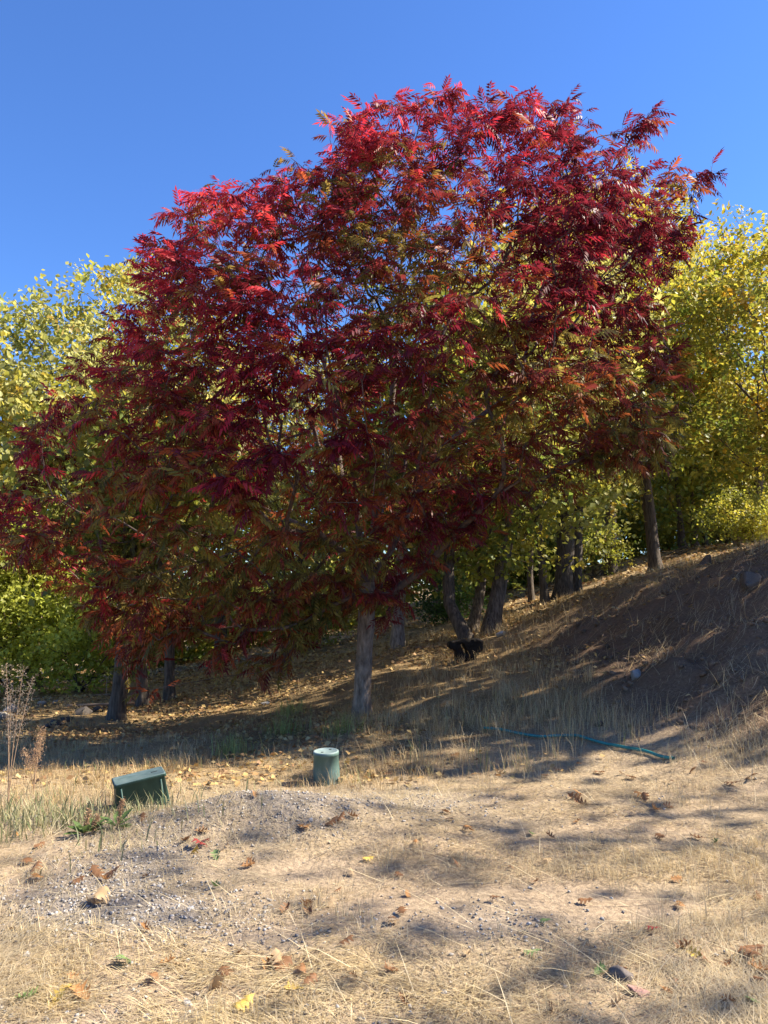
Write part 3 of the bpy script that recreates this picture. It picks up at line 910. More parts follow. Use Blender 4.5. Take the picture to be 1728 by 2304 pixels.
# flat straw
x, y = wedge(260000, 2.2, 11, rng)
dens = (1 - .97 * bare_mask(x, y)) * (1 - .65 * gravel_mask(x, y)) * (1 - .82 * bank_mask(x, y)) * np.clip((fbm(np.c_[x, y], 1.6, 80) - .2) * 2.9, .28, 1)
k = rng.random(len(x)) < dens
x, y = x[k], y[k]; n = len(x)
swirl = fbm(np.c_[x, y], .6, 85, 2) * 9
blades('straw_mat', 'flattened dry straw covering the ground', x, y, rng.uniform(.03, .13, n) * np.where(rng.random(n) < .1, 1.8, 1), rng.uniform(1.2, 1.56, n),
       swirl + rng.normal(0, .9, n), rng.uniform(.0016, .0032, n), straw_cols(n, x, y), M_STRAW, .1, .018)

# standing dry grass in tufts
def tufts(name, label, nt, y0, y1, per, hfun, dfun, wid, colf, mat=M_STRAW, spread=.05):
    x, y = wedge(nt, y0, y1, rng)
    k = rng.random(nt) < dfun(x, y)
    x, y = x[k], y[k]
    m = rng.integers(per[0], per[1], len(x))
    i = np.repeat(np.arange(len(x)), m)
    n = len(i)
    hh = hfun(x, y)[i] * rng.uniform(.45, 1.15, n)
    a = rng.uniform(0, 2 * np.pi, n)
    r = spread * np.sqrt(rng.random(n)) * (0.6 + y[i] * .06)
    X, Y = x[i] + np.cos(a) * r, y[i] + np.sin(a) * r
    ln = np.clip(np.abs(rng.normal(.22, .25, n)), 0, 1.05)
    blades(name, label, X, Y, hh, ln, a + rng.normal(0, .6, n), wid(Y, n), colf(n, X, Y), mat, .55)

def d_short(x, y):
    p = np.c_[x, y]
    return np.clip((fbm(p, 1.5, 90) - .42) * 5, 0, 1) * (1 - .9 * bare_mask(x, y)) * (1 - .7 * gravel_mask(x, y)) * (1 - .9 * bank_mask(x, y))
tufts('short_dry_grass', 'short dry grass standing in tufts on the clearing', 5200, 2.3, 7.5, (7, 13),
      lambda x, y: .05 + .07 * vnoise(np.c_[x, y], 1.3, 92), d_short, lambda y, n: rng.uniform(.0018, .003, n), straw_cols)
def d_mid(x, y):
    p = np.c_[x, y]
    edge = np.clip((y - 6.6 - .35 * x) / .8, 0, 1)
    return edge * np.clip((fbm(p, .9, 95) - .34) * 4, .08, 1) * (1 - bank_mask(x, y)) * np.clip((26 - y) / 10, .15, 1) * np.where(x < -1.2, np.clip(.85 - (y - 8) / 8, .25, .85), 1)
def c_mid(n, x, y):
    c = straw_cols(n, x, y)
    t = np.clip((fbm(np.c_[x, y], .8, 99) - .45) * 4, 0, 1)[:, None]
    c = c * [1, .93, .82]
    c = c * (1 - .5 * t) + np.array([.42, .28, .12]) * .5 * t
    g = (rng.random(n) < .10 * np.clip(1 - (y - 7) / 4, 0, 1))[:, None]
    return np.where(g, np.array([.22, .26, .08]), c)
tufts('dry_grass', 'tall dry grass on the slope round the red tree', 9500, 6.3, 26, (7, 12),
      lambda x, y: (.14 + .22 * vnoise(np.c_[x, y], .7, 93)) * np.where(x < -.5, .62, 1), d_mid, lambda y, n: rng.uniform(.003, .005, n) * np.clip(y / 10, .8, 2), c_mid, spread=.08)
# stalks on the dark bank
n = 16000
x = rng.uniform(1.5, 9, n); y = rng.uniform(6.6, 17, n)
k = rng.random(n) < bank_mask(x, y) * (.2 + .9 * np.clip((fbm(np.c_[x, y], .9, 120) - .35) * 4, 0, 1))
x, y = x[k], y[k]; n = len(x)
blades('bank_stalks', 'long dry stalks and straw strewn over the dark dirt bank', x, y, rng.uniform(.12, .50, n), np.where(rng.random(n) < .95, rng.uniform(1.15, 1.55, n), rng.uniform(.1, .9, n)),
       rng.uniform(0, 6.3, n), rng.uniform(.003, .0065, n), straw_cols(n, x, y) * [.95, .88, .78], M_STRAW, .15, .03)
# tangled tall grass at the foot of the bank
n = 1700
t = rng.uniform(.5, 1.15, n)
x = 1.6 + 2.6 * t + rng.normal(0, .25, n); y = 8.2 - 1.7 * t + rng.normal(0, .35, n)
blades('bank_foot_grass', 'taller dry grass along the foot of the dirt bank', x, y, rng.uniform(.10, .30, n), np.abs(rng.normal(.45, .35, n)), rng.uniform(0, 6.3, n),
       rng.uniform(.0025, .0045, n), straw_cols(n, x, y) * .85, M_STRAW, .4)
# scattered long straws in the clearing
x, y = wedge(330, 2.3, 7.5, rng); n = len(x)
blades('long_straws', 'long pale straws lying across the clearing', x, y, rng.uniform(.18, .45, n), rng.uniform(1.25, 1.55, n), fbm(np.c_[x, y], .5, 133) * 5 + rng.normal(0, .7, n), rng.uniform(.003, .0045, n),
       np.tile([.70, .58, .36], (n, 1)) * rng.uniform(.8, 1.15, n)[:, None], M_STRAW, .1, .03)
# green weeds by the rectangular box
n = 1500
x = rng.normal(-2.55, .6, n); y = rng.normal(5.75, .42, n)
k = vnoise(np.c_[x, y], 2.5, 140) > .35
x, y = x[k], y[k]; n = len(x)
g = rng.random(n)[:, None]
blades('green_weeds', 'green weeds among dry grass beside the rectangular valve box', x, y, rng.uniform(.06, .22, n), np.abs(rng.normal(.35, .3, n)), rng.uniform(0, 6.3, n), rng.uniform(.005, .012, n),
       np.array([.13, .17, .07]) * g + np.array([.40, .34, .19]) * (1 - g), M_WEED, .6)
# a few green tufts on the slope
for (px, py, m) in [(655, 1610, 160), (640, 1655, 120), (520, 1700, 120), (770, 1650, 90)]:
    c = ground_hit(px, py)
    x = rng.normal(c[0], .12, m); y = rng.normal(c[1], .12, m)
    blades('green_tuft', None, x, y, rng.uniform(.15, .38, m), np.abs(rng.normal(.3, .2, m)), rng.uniform(0, 6.3, m), rng.uniform(.005, .009, m),
           np.tile([.36, .38, .12], (m, 1)) * rng.uniform(.7, 1.2, m)[:, None], M_WEED, .7)
    tag(bpy.context.scene.objects[-1] if False else COL.objects[-1], 'pale green grass tuft growing in the dry slope grass', 'grass tuft', 'green grass tufts on the slope')

# grass round the foot of the red trunk
n = 420
a = rng.uniform(0, 6.3, n); r = .14 + np.abs(rng.normal(0, .14, n))
x = RT_BASE[0] + np.cos(a) * r; y = RT_BASE[1] + np.sin(a) * r
blades('trunk_foot_grass', 'dry grass growing round the foot of the grey trunk', x, y, rng.uniform(.08, .26, n), np.abs(rng.normal(.3, .3, n)), a + rng.normal(0, .6, n), rng.uniform(.003, .005, n), straw_cols(n, x, y) * [.95, .85, .7], M_STRAW, .5)
# leaf litter on the slope
x, y = wedge(90000, 7.0, 45, rng)
k = rng.random(len(x)) < np.clip((fbm(np.c_[x, y], .5, 150) - .3) * 3, .1, 1) * np.clip((y - 8.5 - .3 * x) / 4, np.where(x < .3, .22, .012), 1) * (1 - .85 * bank_mask(x, y))
x, y = x[k], y[k]; n = len(x)
az = rng.uniform(0, 6.3, n)
rot = rot_from(np.c_[np.cos(az), np.sin(az), rng.normal(0, .3, n)], rng.normal(0, .6, n), rng)
lc = np.array([[.46, .30, .12], [.36, .21, .09], [.52, .38, .17], [.25, .14, .07], [.44, .31, .12]])[rng.integers(0, 5, n)] * rng.uniform(.7, 1.2, n)[:, None]
V, F, C = scatter(KITE_V, KITE_F, np.c_[x, y, H(x, y) + .02 + .03 * rng.random(n)], rot, rng.uniform(.045, .085, n) * np.clip(y / 13, 1, 2.4), lc)
tag(mesh_obj('leaf_litter', V, F, M_DEAD, None, C), 'golden brown leaf litter covering the wooded slope', kind='stuff')

# ---------------------------------------------------------------- stones and gravel
ICO_V = []
ph = (1 + 5 ** .5) / 2
for a, b in ((-1, ph), (1, ph), (-1, -ph), (1, -ph)):
    ICO_V.append((a, b, 0))
for a, b in ((-1, ph), (1, ph), (-1, -ph), (1, -ph)):
    ICO_V.append((0, a, b))
for a, b in ((ph, -1), (ph, 1), (-ph, -1), (-ph, 1)):
    ICO_V.append((a, 0, b))
ICO_V = np.array(ICO_V, float) / 1.9
ICO_F = np.array([(0, 11, 5), (0, 5, 1), (0, 1, 7), (0, 7, 10), (0, 10, 11), (1, 5, 9), (5, 11, 4), (11, 10, 2), (10, 7, 6), (7, 1, 8),
                  (3, 9, 4), (3, 4, 2), (3, 2, 6), (3, 6, 8), (3, 8, 9), (4, 9, 5), (2, 4, 11), (6, 2, 10), (8, 6, 7), (9, 8, 1)])
x, y = wedge(52000, 2.3, 7.6, rng)
k = rng.random(len(x)) < gravel_mask(x, y) * 1.2 + .02
x, y = x[k], y[k]; n = len(x)
Vs, Fs, Cs, nb = [], [], [], 0
grp = rng.integers(0, 4, n)
for j in range(4):
    tv = ICO_V * rng.uniform(.5, 1.3, (12, 1)) * [1, .8, .55]
    m = grp == j
    q = int(m.sum())
    az = rng.uniform(0, 6.3, q)
    rot = rot_from(np.c_[np.cos(az), np.sin(az), rng.normal(0, .3, q)], rng.normal(0, .5, q), rng)
    sz = .004 + .0105 * rng.random(q) ** 2.5
    base_c = np.array([[.36, .34, .32], [.27, .255, .24], [.46, .42, .37], [.40, .33, .26], [.20, .185, .175]])[rng.integers(0, 5, q)] * rng.uniform(.8, 1.2, q)[:, None]
    V, F, C = scatter(tv, ICO_F, np.c_[x[m], y[m], H(x[m], y[m]) + sz * .3], rot, sz, base_c)
    Vs.append(V); Fs.append(F + nb); Cs.append(C); nb += len(V)
tag(mesh_obj('gravel', np.concatenate(Vs), np.concatenate(Fs), M_STONE, None, np.concatenate(Cs)), 'grey crushed gravel scattered through the straw', kind='stuff')

n = 5200
x = rng.uniform(1.8, 8, n); y = rng.uniform(6.4, 14, n)
k = rng.random(n) < bank_mask(x, y) * np.clip((fbm(np.c_[x, y], 1.2, 160) - .35) * 4, .1, 1)
x, y = x[k], y[k]; n = len(x)
az = rng.uniform(0, 6.3, n)
sz = .012 + .05 * rng.random(n) ** 4
V, F, C = scatter(ICO_V * rng.uniform(.7, 1.2, (12, 1)) * [1, .85, .6], ICO_F, np.c_[x, y, H(x, y) + sz * .25], rot_from(np.c_[np.cos(az), np.sin(az), rng.normal(0, .4, n)], rng.normal(0, .5, n), rng), sz,
                  np.array([.16, .108, .072]) * rng.uniform(.7, 1.3, n)[:, None])
tag(mesh_obj('soil_clods', V, F, M_STONE, None, C), 'crumbled dark soil clods on the dirt bank', kind='stuff')

def rock(p, size, col, label, seed, group=None, flat=.65, rz=0.0, name='rock', sink=.3):
    rg = np.random.default_rng(seed)
    # subdivided icosahedron with flattened facets
    V = list(ICO_V / np.linalg.norm(ICO_V, axis=1)[:, None]); F = [tuple(f) for f in ICO_F]
    for _ in range(2):
        cache, nf = {}, []
        def mid(a, b):
            key = (min(a, b), max(a, b))
            if key not in cache:
                q = V[a] + V[b]; V.append(q / np.linalg.norm(q)); cache[key] = len(V) - 1
            return cache[key]
        for a, b, c in F:
            ab, bc, ca = mid(a, b), mid(b, c), mid(c, a)
            nf += [(a, ab, ca), (b, bc, ab), (c, ca, bc), (ab, bc, ca)]
        F = nf
    v = np.array(V)
    for _ in range(14):
        nrm = rg.normal(0, 1, 3); nrm /= np.linalg.norm(nrm)
        cut = rg.uniform(.32, .62)
        d = v @ nrm
        v = v - np.where(d > cut, (d - cut), 0)[:, None] * nrm
    v = v * (1 + .12 * (fbm(v + seed, 2.2, seed, 3) - .5)[:, None])
    v = v * [1, rg.uniform(.65, .9), flat] * size
    c = np.array(col)[None] * (0.75 + .5 * fbm(v / size + seed, 3, seed + 4, 3))[:, None]
    o = mesh_obj(name, v, np.array(F), M_STONE, None, c)
    o.location = (p[0], p[1], p[2] + size * flat * (1 - 2 * sink) * .5)
    o.rotation_euler = (rg.normal(0, .12), rg.normal(0, .12), rz + rg.uniform(0, 6.3))
    return tag(o, label, 'rock', group)

for i, (px, py, s) in enumerate([(125, 1625, .28), (152, 1617, .26), (186, 1602, .36), (218, 1595, .26), (242, 1588, .30), (105, 1632, .18)]):
    rock(ground_hit(px, py + 6), s * .75, (.07, .06, .055), 'dark weathered rock in the row leading to the dark trunk', 200 + i, 'row of dark rocks on the lower slope')
for i, (px, py, s) in enumerate([(20, 1600, .34), (90, 1585, .25), (125, 1580, .25), (5, 1612, .3)]):
    rock(ground_hit(px, py + 4), s * .6, (.34, .30, .25), 'pale stone lying below the bright green shrub', 210 + i, 'pale stones below the green shrub')
rock(ground_hit(598, 1585), .16, (.42, .40, .38), 'pale flat stone in the grass left of the red trunk', 220, flat=.4)
rock(ground_hit(1432, 1528), .17, (.24, .24, .24), 'pale grey angular rock lodged in the dark dirt bank', 221, flat=.8, sink=.15)
rock(ground_hit(1690, 1325), .34, (.13, .105, .085), 'brown rounded boulder set in the top of the dirt bank', 222, flat=.8)
rock(ground_hit(1590, 1268), .30, (.13, .10, .08), 'dark clod on the crest of the bank', 223, flat=.5)
rock(ground_hit(1125, 1430), .15, (.50, .46, .42), 'small pale rock at the foot of the leaning stout trunk', 224)
rock(ground_hit(1410, 2205), .085, (.15, .125, .11), 'dark slate-grey rock half buried in straw beside the reddish stone', 225, flat=.6)
rock(ground_hit(1440, 2248), .055, (.38, .22, .18), 'reddish brick-like stone beside the half-buried dark rock', 226, flat=.65)
rock(ground_hit(1320, 2106), .024, (.10, .10, .11), 'small dark cylindrical stone in the short straw', 227)
rock(ground_hit(560, 1945), .03, (.30, .33, .38), 'bluish stone at the edge of the gravel', 228)
for i, (px, py) in enumerate([(235, 1915), (250, 2105), (430, 2050), (585, 2065), (700, 1850), (690, 2270), (150, 2290), (330, 2290), (510, 2060), (1190, 2090), (1230, 2118), (1000, 2240), (360, 1995), (300, 2075), (60, 2160), (420, 2265)]):
    rock(ground_hit(px, py), rng.uniform(.018, .032), (.34, .34, .35), 'thumb-sized blue-grey stone among the straw', 230 + i, 'blue-grey stones in the clearing')

# ---------------------------------------------------------------- fallen leaves, one by one
def oak_leaf_mesh(name, col, seed, curl):
    rg = np.random.default_rng(seed)
    n = 19
    t = np.linspace(0, 1, n)
    body = np.where(t < .16, .015, .17 + .16 * np.sin(np.clip((t - .16) / .84, 0, 1) * np.pi * .9))
    lob = .5 + .5 * np.cos((t - .30) * 2 * np.pi / .235)
    w = np.where(t < .16, .014, body * (.38 + .95 * lob))
    w[-1] = .0
    wl, wr = w * rg.uniform(.85, 1.1, n), w * rg.uniform(.85, 1.1, n)
    sw = .08 * lob
    V = []
    for i in range(n):
        zx = curl * .35 * (t[i] - .4) ** 2 + .02 * math.sin(9 * t[i])
        for yy in (wl[i], wl[i] * .5, 0, -wr[i] * .5, -wr[i]):
            V.append((t[i] + sw[i] * abs(yy) * 2, yy * (1 - .25 * abs(curl)), zx + curl * 2.0 * yy * yy + rg.normal(0, .012)))
    F = []
    for i in range(n - 1):
        for j in range(4):
            a = i * 5 + j
            F.append((a, a + 1, a + 6, a + 5))
    V = np.array(V); V[:, 0] -= .5; V[:, 2] -= V[:, 2].min()
    c = np.array(col)[None] * (.75 + .5 * fbm(V + seed, 4, seed, 2))[:, None]
    me = mesh_obj(name, V, np.array(F), M_DEAD, None, c)
    return me
LEAVES = {}
KIND = {'brown': ((.24, .12, .055), 'curled dark brown oak leaf lying on the straw'), 'tan': ((.42, .29, .16), 'light tan oak leaf lying on the straw'),
        'yellow': ((.60, .42, .10), 'yellow oak leaf fallen on the straw'), 'green': ((.20, .28, .10), 'still green oak leaf fallen on the straw'),
        'orange': ((.38, .19, .07), 'orange-brown oak leaf fallen on the straw'), 'red': ((.33, .06, .05), 'small red leaf fallen on the straw')}
def fallen(px, py, kind, size, rg, tilt=.25):
    var = int(rg.integers(0, 4))
    key = (kind, var)
    if key not in LEAVES:
        o = oak_leaf_mesh('fallen_oak_leaf', KIND[kind][0], 300 + len(LEAVES), [-.7, .6, 1.1, -.3][var])
        LEAVES[key] = o.data
    else:
        o = bpy.data.objects.new('fallen_oak_leaf', LEAVES[key]); COL.objects.link(o)
    p = ground_hit(px, py)
    o.location = (p[0], p[1], p[2] + .012)
    o.rotation_euler = (rg.normal(0, tilt), rg.normal(0, tilt), rg.uniform(0, 6.3))
    o.scale = (size, size, size)
    return tag(o, KIND[kind][1], 'leaf', {'red': 'small red leaves on the straw'}.get(kind, kind + ' oak leaves on the straw'))
lg = np.random.default_rng(77)
LIST = [(490, 2245, 'tan', .17), (505, 2205, 'brown', .12), (340, 2215, 'brown', .11), (275, 2180, 'green', .12), (58, 2255, 'green', .12), (150, 2235, 'yellow', .12), (125, 2275, 'yellow', .11),
        (185, 2250, 'orange', .13), (160, 2212, 'orange', .07), (620, 2175, 'tan', .13), (640, 2185, 'brown', .13), (610, 2180, 'orange', .11), (675, 2195, 'brown', .11), (780, 2138, 'brown', .10),
        (660, 2235, 'yellow', .10), (600, 2262, 'tan', .08), (550, 2285, 'yellow', .12), (225, 2040, 'tan', .18), (215, 2050, 'tan', .14), (85, 1965, 'brown', .15), (60, 1950, 'brown', .13), (80, 1985, 'orange', .13),
        (215, 1970, 'brown', .13), (260, 1975, 'brown', .14), (235, 1985, 'orange', .12), (420, 1895, 'brown', .13), (450, 1885, 'brown', .12), (445, 1915, 'red', .13), (465, 1905, 'red', .10), (440, 1925, 'yellow', .10),
        (487, 1935, 'green', .10), (510, 1925, 'tan', .10), (485, 2005, 'green', .10), (555, 1955, 'orange', .11), (565, 1948, 'brown', .10), (645, 2055, 'brown', .11), (690, 2045, 'brown', .12), (700, 2060, 'brown', .10), (745, 2045, 'tan', .10),
        (750, 1855, 'brown', .15), (770, 1850, 'brown', .12), (790, 1845, 'brown', .12), (680, 1875, 'orange', .13), (690, 1870, 'tan', .12), (830, 1940, 'yellow', .10), (1290, 1800, 'brown', .17), (1310, 1815, 'brown', .14), (1300, 1790, 'orange', .12),
        (1440, 1795, 'orange', .17), (1455, 1805, 'brown', .14), (1470, 1825, 'orange', .14), (1120, 1745, 'tan', .16), (1350, 1745, 'brown', .16), (1025, 1705, 'orange', .16), (1045, 1672, 'brown', .15), (1000, 1835, 'brown', .12), (1015, 1850, 'brown', .10),
        (1055, 1875, 'orange', .12), (1240, 1890, 'brown', .09), (1485, 1893, 'brown', .11), (1195, 1885, 'green', .09), (1232, 1947, 'tan', .10), (1530, 2050, 'orange', .09), (1545, 2145, 'brown', .13), (1560, 2155, 'yellow', .10), (1585, 2175, 'brown', .10),
        (1640, 2180, 'brown', .10), (1690, 2170, 'brown', .14), (1715, 2195, 'orange', .13), (1700, 2150, 'brown', .12), (1470, 2103, 'red', .08), (1230, 2083, 'green', .08), (1200, 2155, 'green', .10), (1345, 2195, 'green', .09), (1690, 2265, 'green', .09),
        (880, 2085, 'brown', .10), (915, 2020, 'orange', .09), (1115, 2035, 'brown', .08), (905, 2268, 'brown', .08), (1240, 2290, 'brown', .10), (1320, 2040, 'brown', .10), (1520, 1985, 'orange', .09), (935, 1905, 'orange', .08), (1570, 1890, 'brown', .12),
        (1610, 1905, 'green', .09), (1500, 1820, 'brown', .12), (870, 1750, 'brown', .14), (960, 1735, 'brown', .14), (1560, 1740, 'brown', .16), (1650, 1770, 'brown', .16), (1690, 1755, 'brown', .16), (1420, 1755, 'brown', .15)]
for px, py, kd, sz in LIST:
    fallen(px, py, kd, sz * .85, lg, .35)
for i in range(60):
    kd = ['brown', 'brown', 'tan', 'orange', 'brown', 'tan'][int(lg.integers(0, 6))]
    fallen(float(lg.uniform(0, 1728)), float(lg.uniform(1680, 2290)), kd, float(lg.uniform(.045, .09)), lg, .35)

# ---------------------------------------------------------------- valve boxes
M_GREEN = noise_mat('green_plastic', (.045, .090, .076), (.12, .185, .165), 7, (1, 1, .5), .65, .2, .004, (.075, .135, .116), .4)
M_GREEN_SHADE = noise_mat('shaded_green_plastic', (.016, .050, .040), (.040, .095, .076), 7, (1, 1, .5), .6, .2, .004, (.026, .070, .056), .4)  # green plastic darkened to paint in the shade lying on the box
M_LID = noise_mat('faded_lid', (.16, .23, .22), (.27, .33, .32), 14, (1, 1, 1), .6, .2, .004)
M_LID2 = noise_mat('grey_green_lid', (.06, .10, .10), (.12, .165, .165), 14, (1, 1, 1), .6, .2, .004)
M_HOLE = noise_mat('hole_shade', (.01, .012, .012), (.02, .022, .022), 10)  # near-black discs on the lids paint the shade inside finger holes

def ring_mesh(rings, ns, close_top=True):
    V, F = [], []
    a = np.arange(ns) * 2 * np.pi / ns
    for r, z in rings:
        V += [(r * math.cos(t), r * math.sin(t), z) for t in a]
    for i in range(len(rings) - 1):
        for j in range(ns):
            k = (j + 1) % ns
            F.append((i * ns + j, i * ns + k, (i + 1) * ns + k, (i + 1) * ns + j))
    V, F = np.array(V), np.array(F)
    out = [F]
    if close_top:
        c = len(V)
        V = np.vstack([V, [[0, 0, rings[-1][1]]]])
        b = (len(rings) - 1) * ns
        out.append(np.array([(b + j, b + (j + 1) % ns, c) for j in range(ns)]))
    return V, out

def round_box():
    p = at(735, 1757, 7.2); p[2] = H1(p[0], p[1])
    top = at(735, 1690, 7.2)[2]
    h = top - p[2]
    root = thing('round_valve_box', 'round green plastic valve box with faded grey lid, standing in dry grass', 'valve box', p)
    V, F = ring_mesh([(.122, -.05), (.119, h * .45), (.113, h - .03), (.117, h - .028), (.117, h - .004), (.113, h)], 40, False)
    mesh_obj('body', V, F, M_GREEN, root, smooth=False)
    V, F = ring_mesh([(.1145, h - .006), (.1145, h + .004), (.111, h + .007), (.100, h + .007), (.097, h + .0045)], 40)
    lid = mesh_obj('lid', V, F, M_LID, root)
    for hx, hy in ((-.03, -.045), (.035, .05)):
        V, F = ring_mesh([(.013, h + .004), (.013, h + .0062)], 12)
        V = V + [hx, hy, 0]
        mesh_obj('finger_hole', V, F, M_HOLE, lid)
    root.rotation_euler = (R(2.5), R(-1.5), 0)
round_box()

def frustum(l0, w0, l1, w1, z0, z1, rad, ns=5):
    def ringp(l, w, z, r):
        out = []
        for cx, cy, a0 in ((l / 2 - r, w / 2 - r, 0), (-l / 2 + r, w / 2 - r, 90), (-l / 2 + r, -w / 2 + r, 180), (l / 2 - r, -w / 2 + r, 270)):
            for i in range(ns):
                a = R(a0 + 90 * i / (ns - 1))
                out.append((cx + r * math.cos(a), cy + r * math.sin(a), z))
        return out
    return ringp(l0, w0, z0, rad), ringp(l1, w1, z1, rad)

def loft(rings, cap=True):
    n = len(rings[0])
    V = np.array([q for r in rings for q in r]); F = []
    for i in range(len(rings) - 1):
        for j in range(n):
            k = (j + 1) % n
            F.append((i * n + j, i * n + k, (i + 1) * n + k, (i + 1) * n + j))
    out = [np.array(F)]
    if cap:
        out.append(np.arange((len(rings) - 1) * n, len(rings) * n)[None])
    return V, out

def rect_box():
    p = at(322, 1812, 6.35); p[2] = H1(p[0], p[1])
    root = thing('rectangular_valve_box', 'rectangular green valve box with shade-darkened sides, tilted in the weeds, its lid sloping', 'valve box', p)
    a, b = frustum(.43, .29, .37, .23, -.12, .24, .02)
    c, d = frustum(.395, .255, .395, .255, .24, .262, .02)
    V, F = loft([a, b, c, d], False)
    mesh_obj('body', V, F, M_GREEN_SHADE, root)
    a, b = frustum(.388, .248, .388, .248, .25, .267, .02)
    _, c = frustum(.37, .23, .37, .23, .25, .268, .02)
    _, d = frustum(.355, .215, .355, .215, .25, .2645, .015)
    V, F = loft([a, b, c, d])
    lid = mesh_obj('lid', V, F, M_LID2, root)
    a, b = frustum(.05, .016, .05, .016, .263, .2665, .006)
    V, F = loft([a, b])
    mesh_obj('finger_hole', V + [.12, 0, 0], F, M_HOLE, lid)
    for i in (-.15, .15):     # moulded ribs on the long sides
        for sgn in (-1, 1):
            Vr = np.array([[i - .006, sgn * .138, -.05], [i + .006, sgn * .138, -.05], [i + .006, sgn * .1165, .225], [i - .006, sgn * .1165, .225],
                           [i - .006, sgn * .152, -.05], [i + .006, sgn * .152, -.05], [i + .006, sgn * .1235, .225], [i - .006, sgn * .1235, .225]])
            mesh_obj('rib', Vr, np.array([(0, 1, 2, 3), (4, 5, 6, 7), (0, 1, 5, 4), (1, 2, 6, 5), (2, 3, 7, 6), (3, 0, 4, 7)]), M_GREEN_SHADE, root)
        root.rotation_euler = (R(0), R(-9), R(24))
rect_box()

# ---------------------------------------------------------------- hose
M_HOSE = noise_mat('teal_hose', (.012, .15, .145), (.03, .24, .23), 6, (1, 1, 1), .45, .1, .002, None, .5)
def hose():
    px = [(1090, 1640), (1135, 1647), (1180, 1655), (1230, 1660), (1290, 1659), (1325, 1668), (1370, 1680), (1420, 1690), (1470, 1703), (1520, 1712)]
    pts = np.array([ground_hit(a, b + 4) for a, b in px])
    # smooth curve through the points
    P = []
    for i in range(len(pts) - 1):
        p0, p1, p2, p3 = pts[max(i - 1, 0)], pts[i], pts[i + 1], pts[min(i + 2, len(pts) - 1)]
        for t in np.linspace(0, 1, 9)[:-1]:
            P.append(.5 * ((2 * p1) + (-p0 + p2) * t + (2 * p0 - 5 * p1 + 4 * p2 - p3) * t * t + (-p0 + 3 * p1 - 3 * p2 + p3) * t ** 3))
    P = np.array(P)
    P[:, 2] = H(P[:, 0], P[:, 1]) + .03
    for _ in range(4):
        P[1:-1, 2] = np.maximum((P[:-2, 2] + P[2:, 2]) / 2, P[1:-1, 2])
    T_ = Tubes(); T_.add(P, np.full(len(P), .0145), 10)
    o = T_.build('garden_hose', M_HOSE, None, (0, 0, 0))
    tag(o, 'teal hose lying along the foot of the dark bank', 'hose')
hose()

# ---------------------------------------------------------------- black stump
M_CHAR = noise_mat('charred', (.006, .005, .0045), (.030, .024, .020), 14, (1, 1, 1), .75, .5, .01, None, .15)
def stump():
    d = 14.0
    p = ground_hit(1047, 1486)
    d = p[1]
    out = [(1004, 1450), (1006, 1444), (1018, 1440), (1032, 1439), (1044, 1438), (1058, 1437), (1070, 1436), (1078, 1440), (1081, 1450), (1078, 1462), (1070, 1466), (1064, 1470), (1062, 1490), (1024, 1492), (1020, 1472), (1015, 1460), (1008, 1458)]
    hole = [(1032, 1447), (1036, 1446), (1040, 1453), (1045, 1464), (1043, 1468), (1037, 1461), (1033, 1454)]
    cu = bpy.data.curves.new('outline', 'CURVE'); cu.dimensions = '2D'; cu.fill_mode = 'BOTH'
    sc = d / FPX
    for poly in (out, hole):
        sp = cu.splines.new('BEZIER'); sp.bezier_points.add(len(poly) - 1); sp.use_cyclic_u = True
        for bp_, (a, b) in zip(sp.bezier_points, poly):
            bp_.co = ((a - 1043) * sc, -(b - 1486) * sc, 0)
            bp_.handle_left_type = bp_.handle_right_type = 'AUTO'
    cu.offset = -.03; cu.extrude = .07; cu.bevel_depth = .035; cu.bevel_resolution = 3; cu.resolution_u = 5
    tmp = bpy.data.objects.new('tmp', cu); COL.objects.link(tmp)
    dg = bpy.context.evaluated_depsgraph_get()
    me = bpy.data.meshes.new_from_object(tmp.evaluated_get(dg))
    bpy.data.objects.remove(tmp)
    n = len(me.vertices)
    v = np.empty(n * 3); me.vertices.foreach_get('co', v); v = v.reshape(-1, 3)
    v = v + (fbm(v, 9, 4, 3)[:, None] - .5) * [.03, .03, .05]
    v[:, 2] += np.where(v[:, 0] > .1, .05, 0) * np.sign(v[:, 2])
    me.vertices.foreach_set('co', np.c_[v[:, 0], -v[:, 2], v[:, 1]].ravel())
    me.materials.clear(); me.materials.append(M_CHAR)
    o = bpy.data.objects.new('stump', me); COL.objects.link(o)
    o.location = (p[0], p[1], p[2] - .02)
    o.rotation_euler = (0, 0, R(4))
    tag(o, 'black charred stump with a hole through it, standing in the dry grass', 'stump')
stump()

# ---------------------------------------------------------------- woodpile and stake on the crest, weeds by the boxes
M_WOOD = noise_mat('cut_wood', (.17, .10, .06), (.42, .29, .18), 7, (1, 1, 4), .9, .5, .02)
def log(p, L, r, az, el, label, name='log', group=None, mat=M_WOOD, cat='log'):
    rg = np.random.default_rng(int(abs(p[0] * 100)) + 3)
    n = 9
    t = np.linspace(0, 1, n)
    dv = np.array([math.cos(az) * math.cos(el), math.sin(az) * math.cos(el), math.sin(el)])
    P = dv[None] * (t[:, None] * L) + np.c_[rg.normal(0, r * .15, (n, 2)), np.zeros(n)]
    rr = r * (1 - .25 * t) * (1 + rg.normal(0, .06, n))
    T_ = Tubes(); T_.add(np.vstack([P[:1], P, P[-1:]]), np.r_[.001, rr, .001], 9)
    o = T_.build(name, mat, None, (0, 0, 0)); o.location = p
    return tag(o, label, cat, group)
b = ground_hit(1672, 1224)
b[2] = H1(b[0], b[1])
log(b + [0, .2, 0], .75, .34, 0, R(88), 'sawn brown stump standing at the woodpile on the crest', 'sawn_stump', cat='stump')
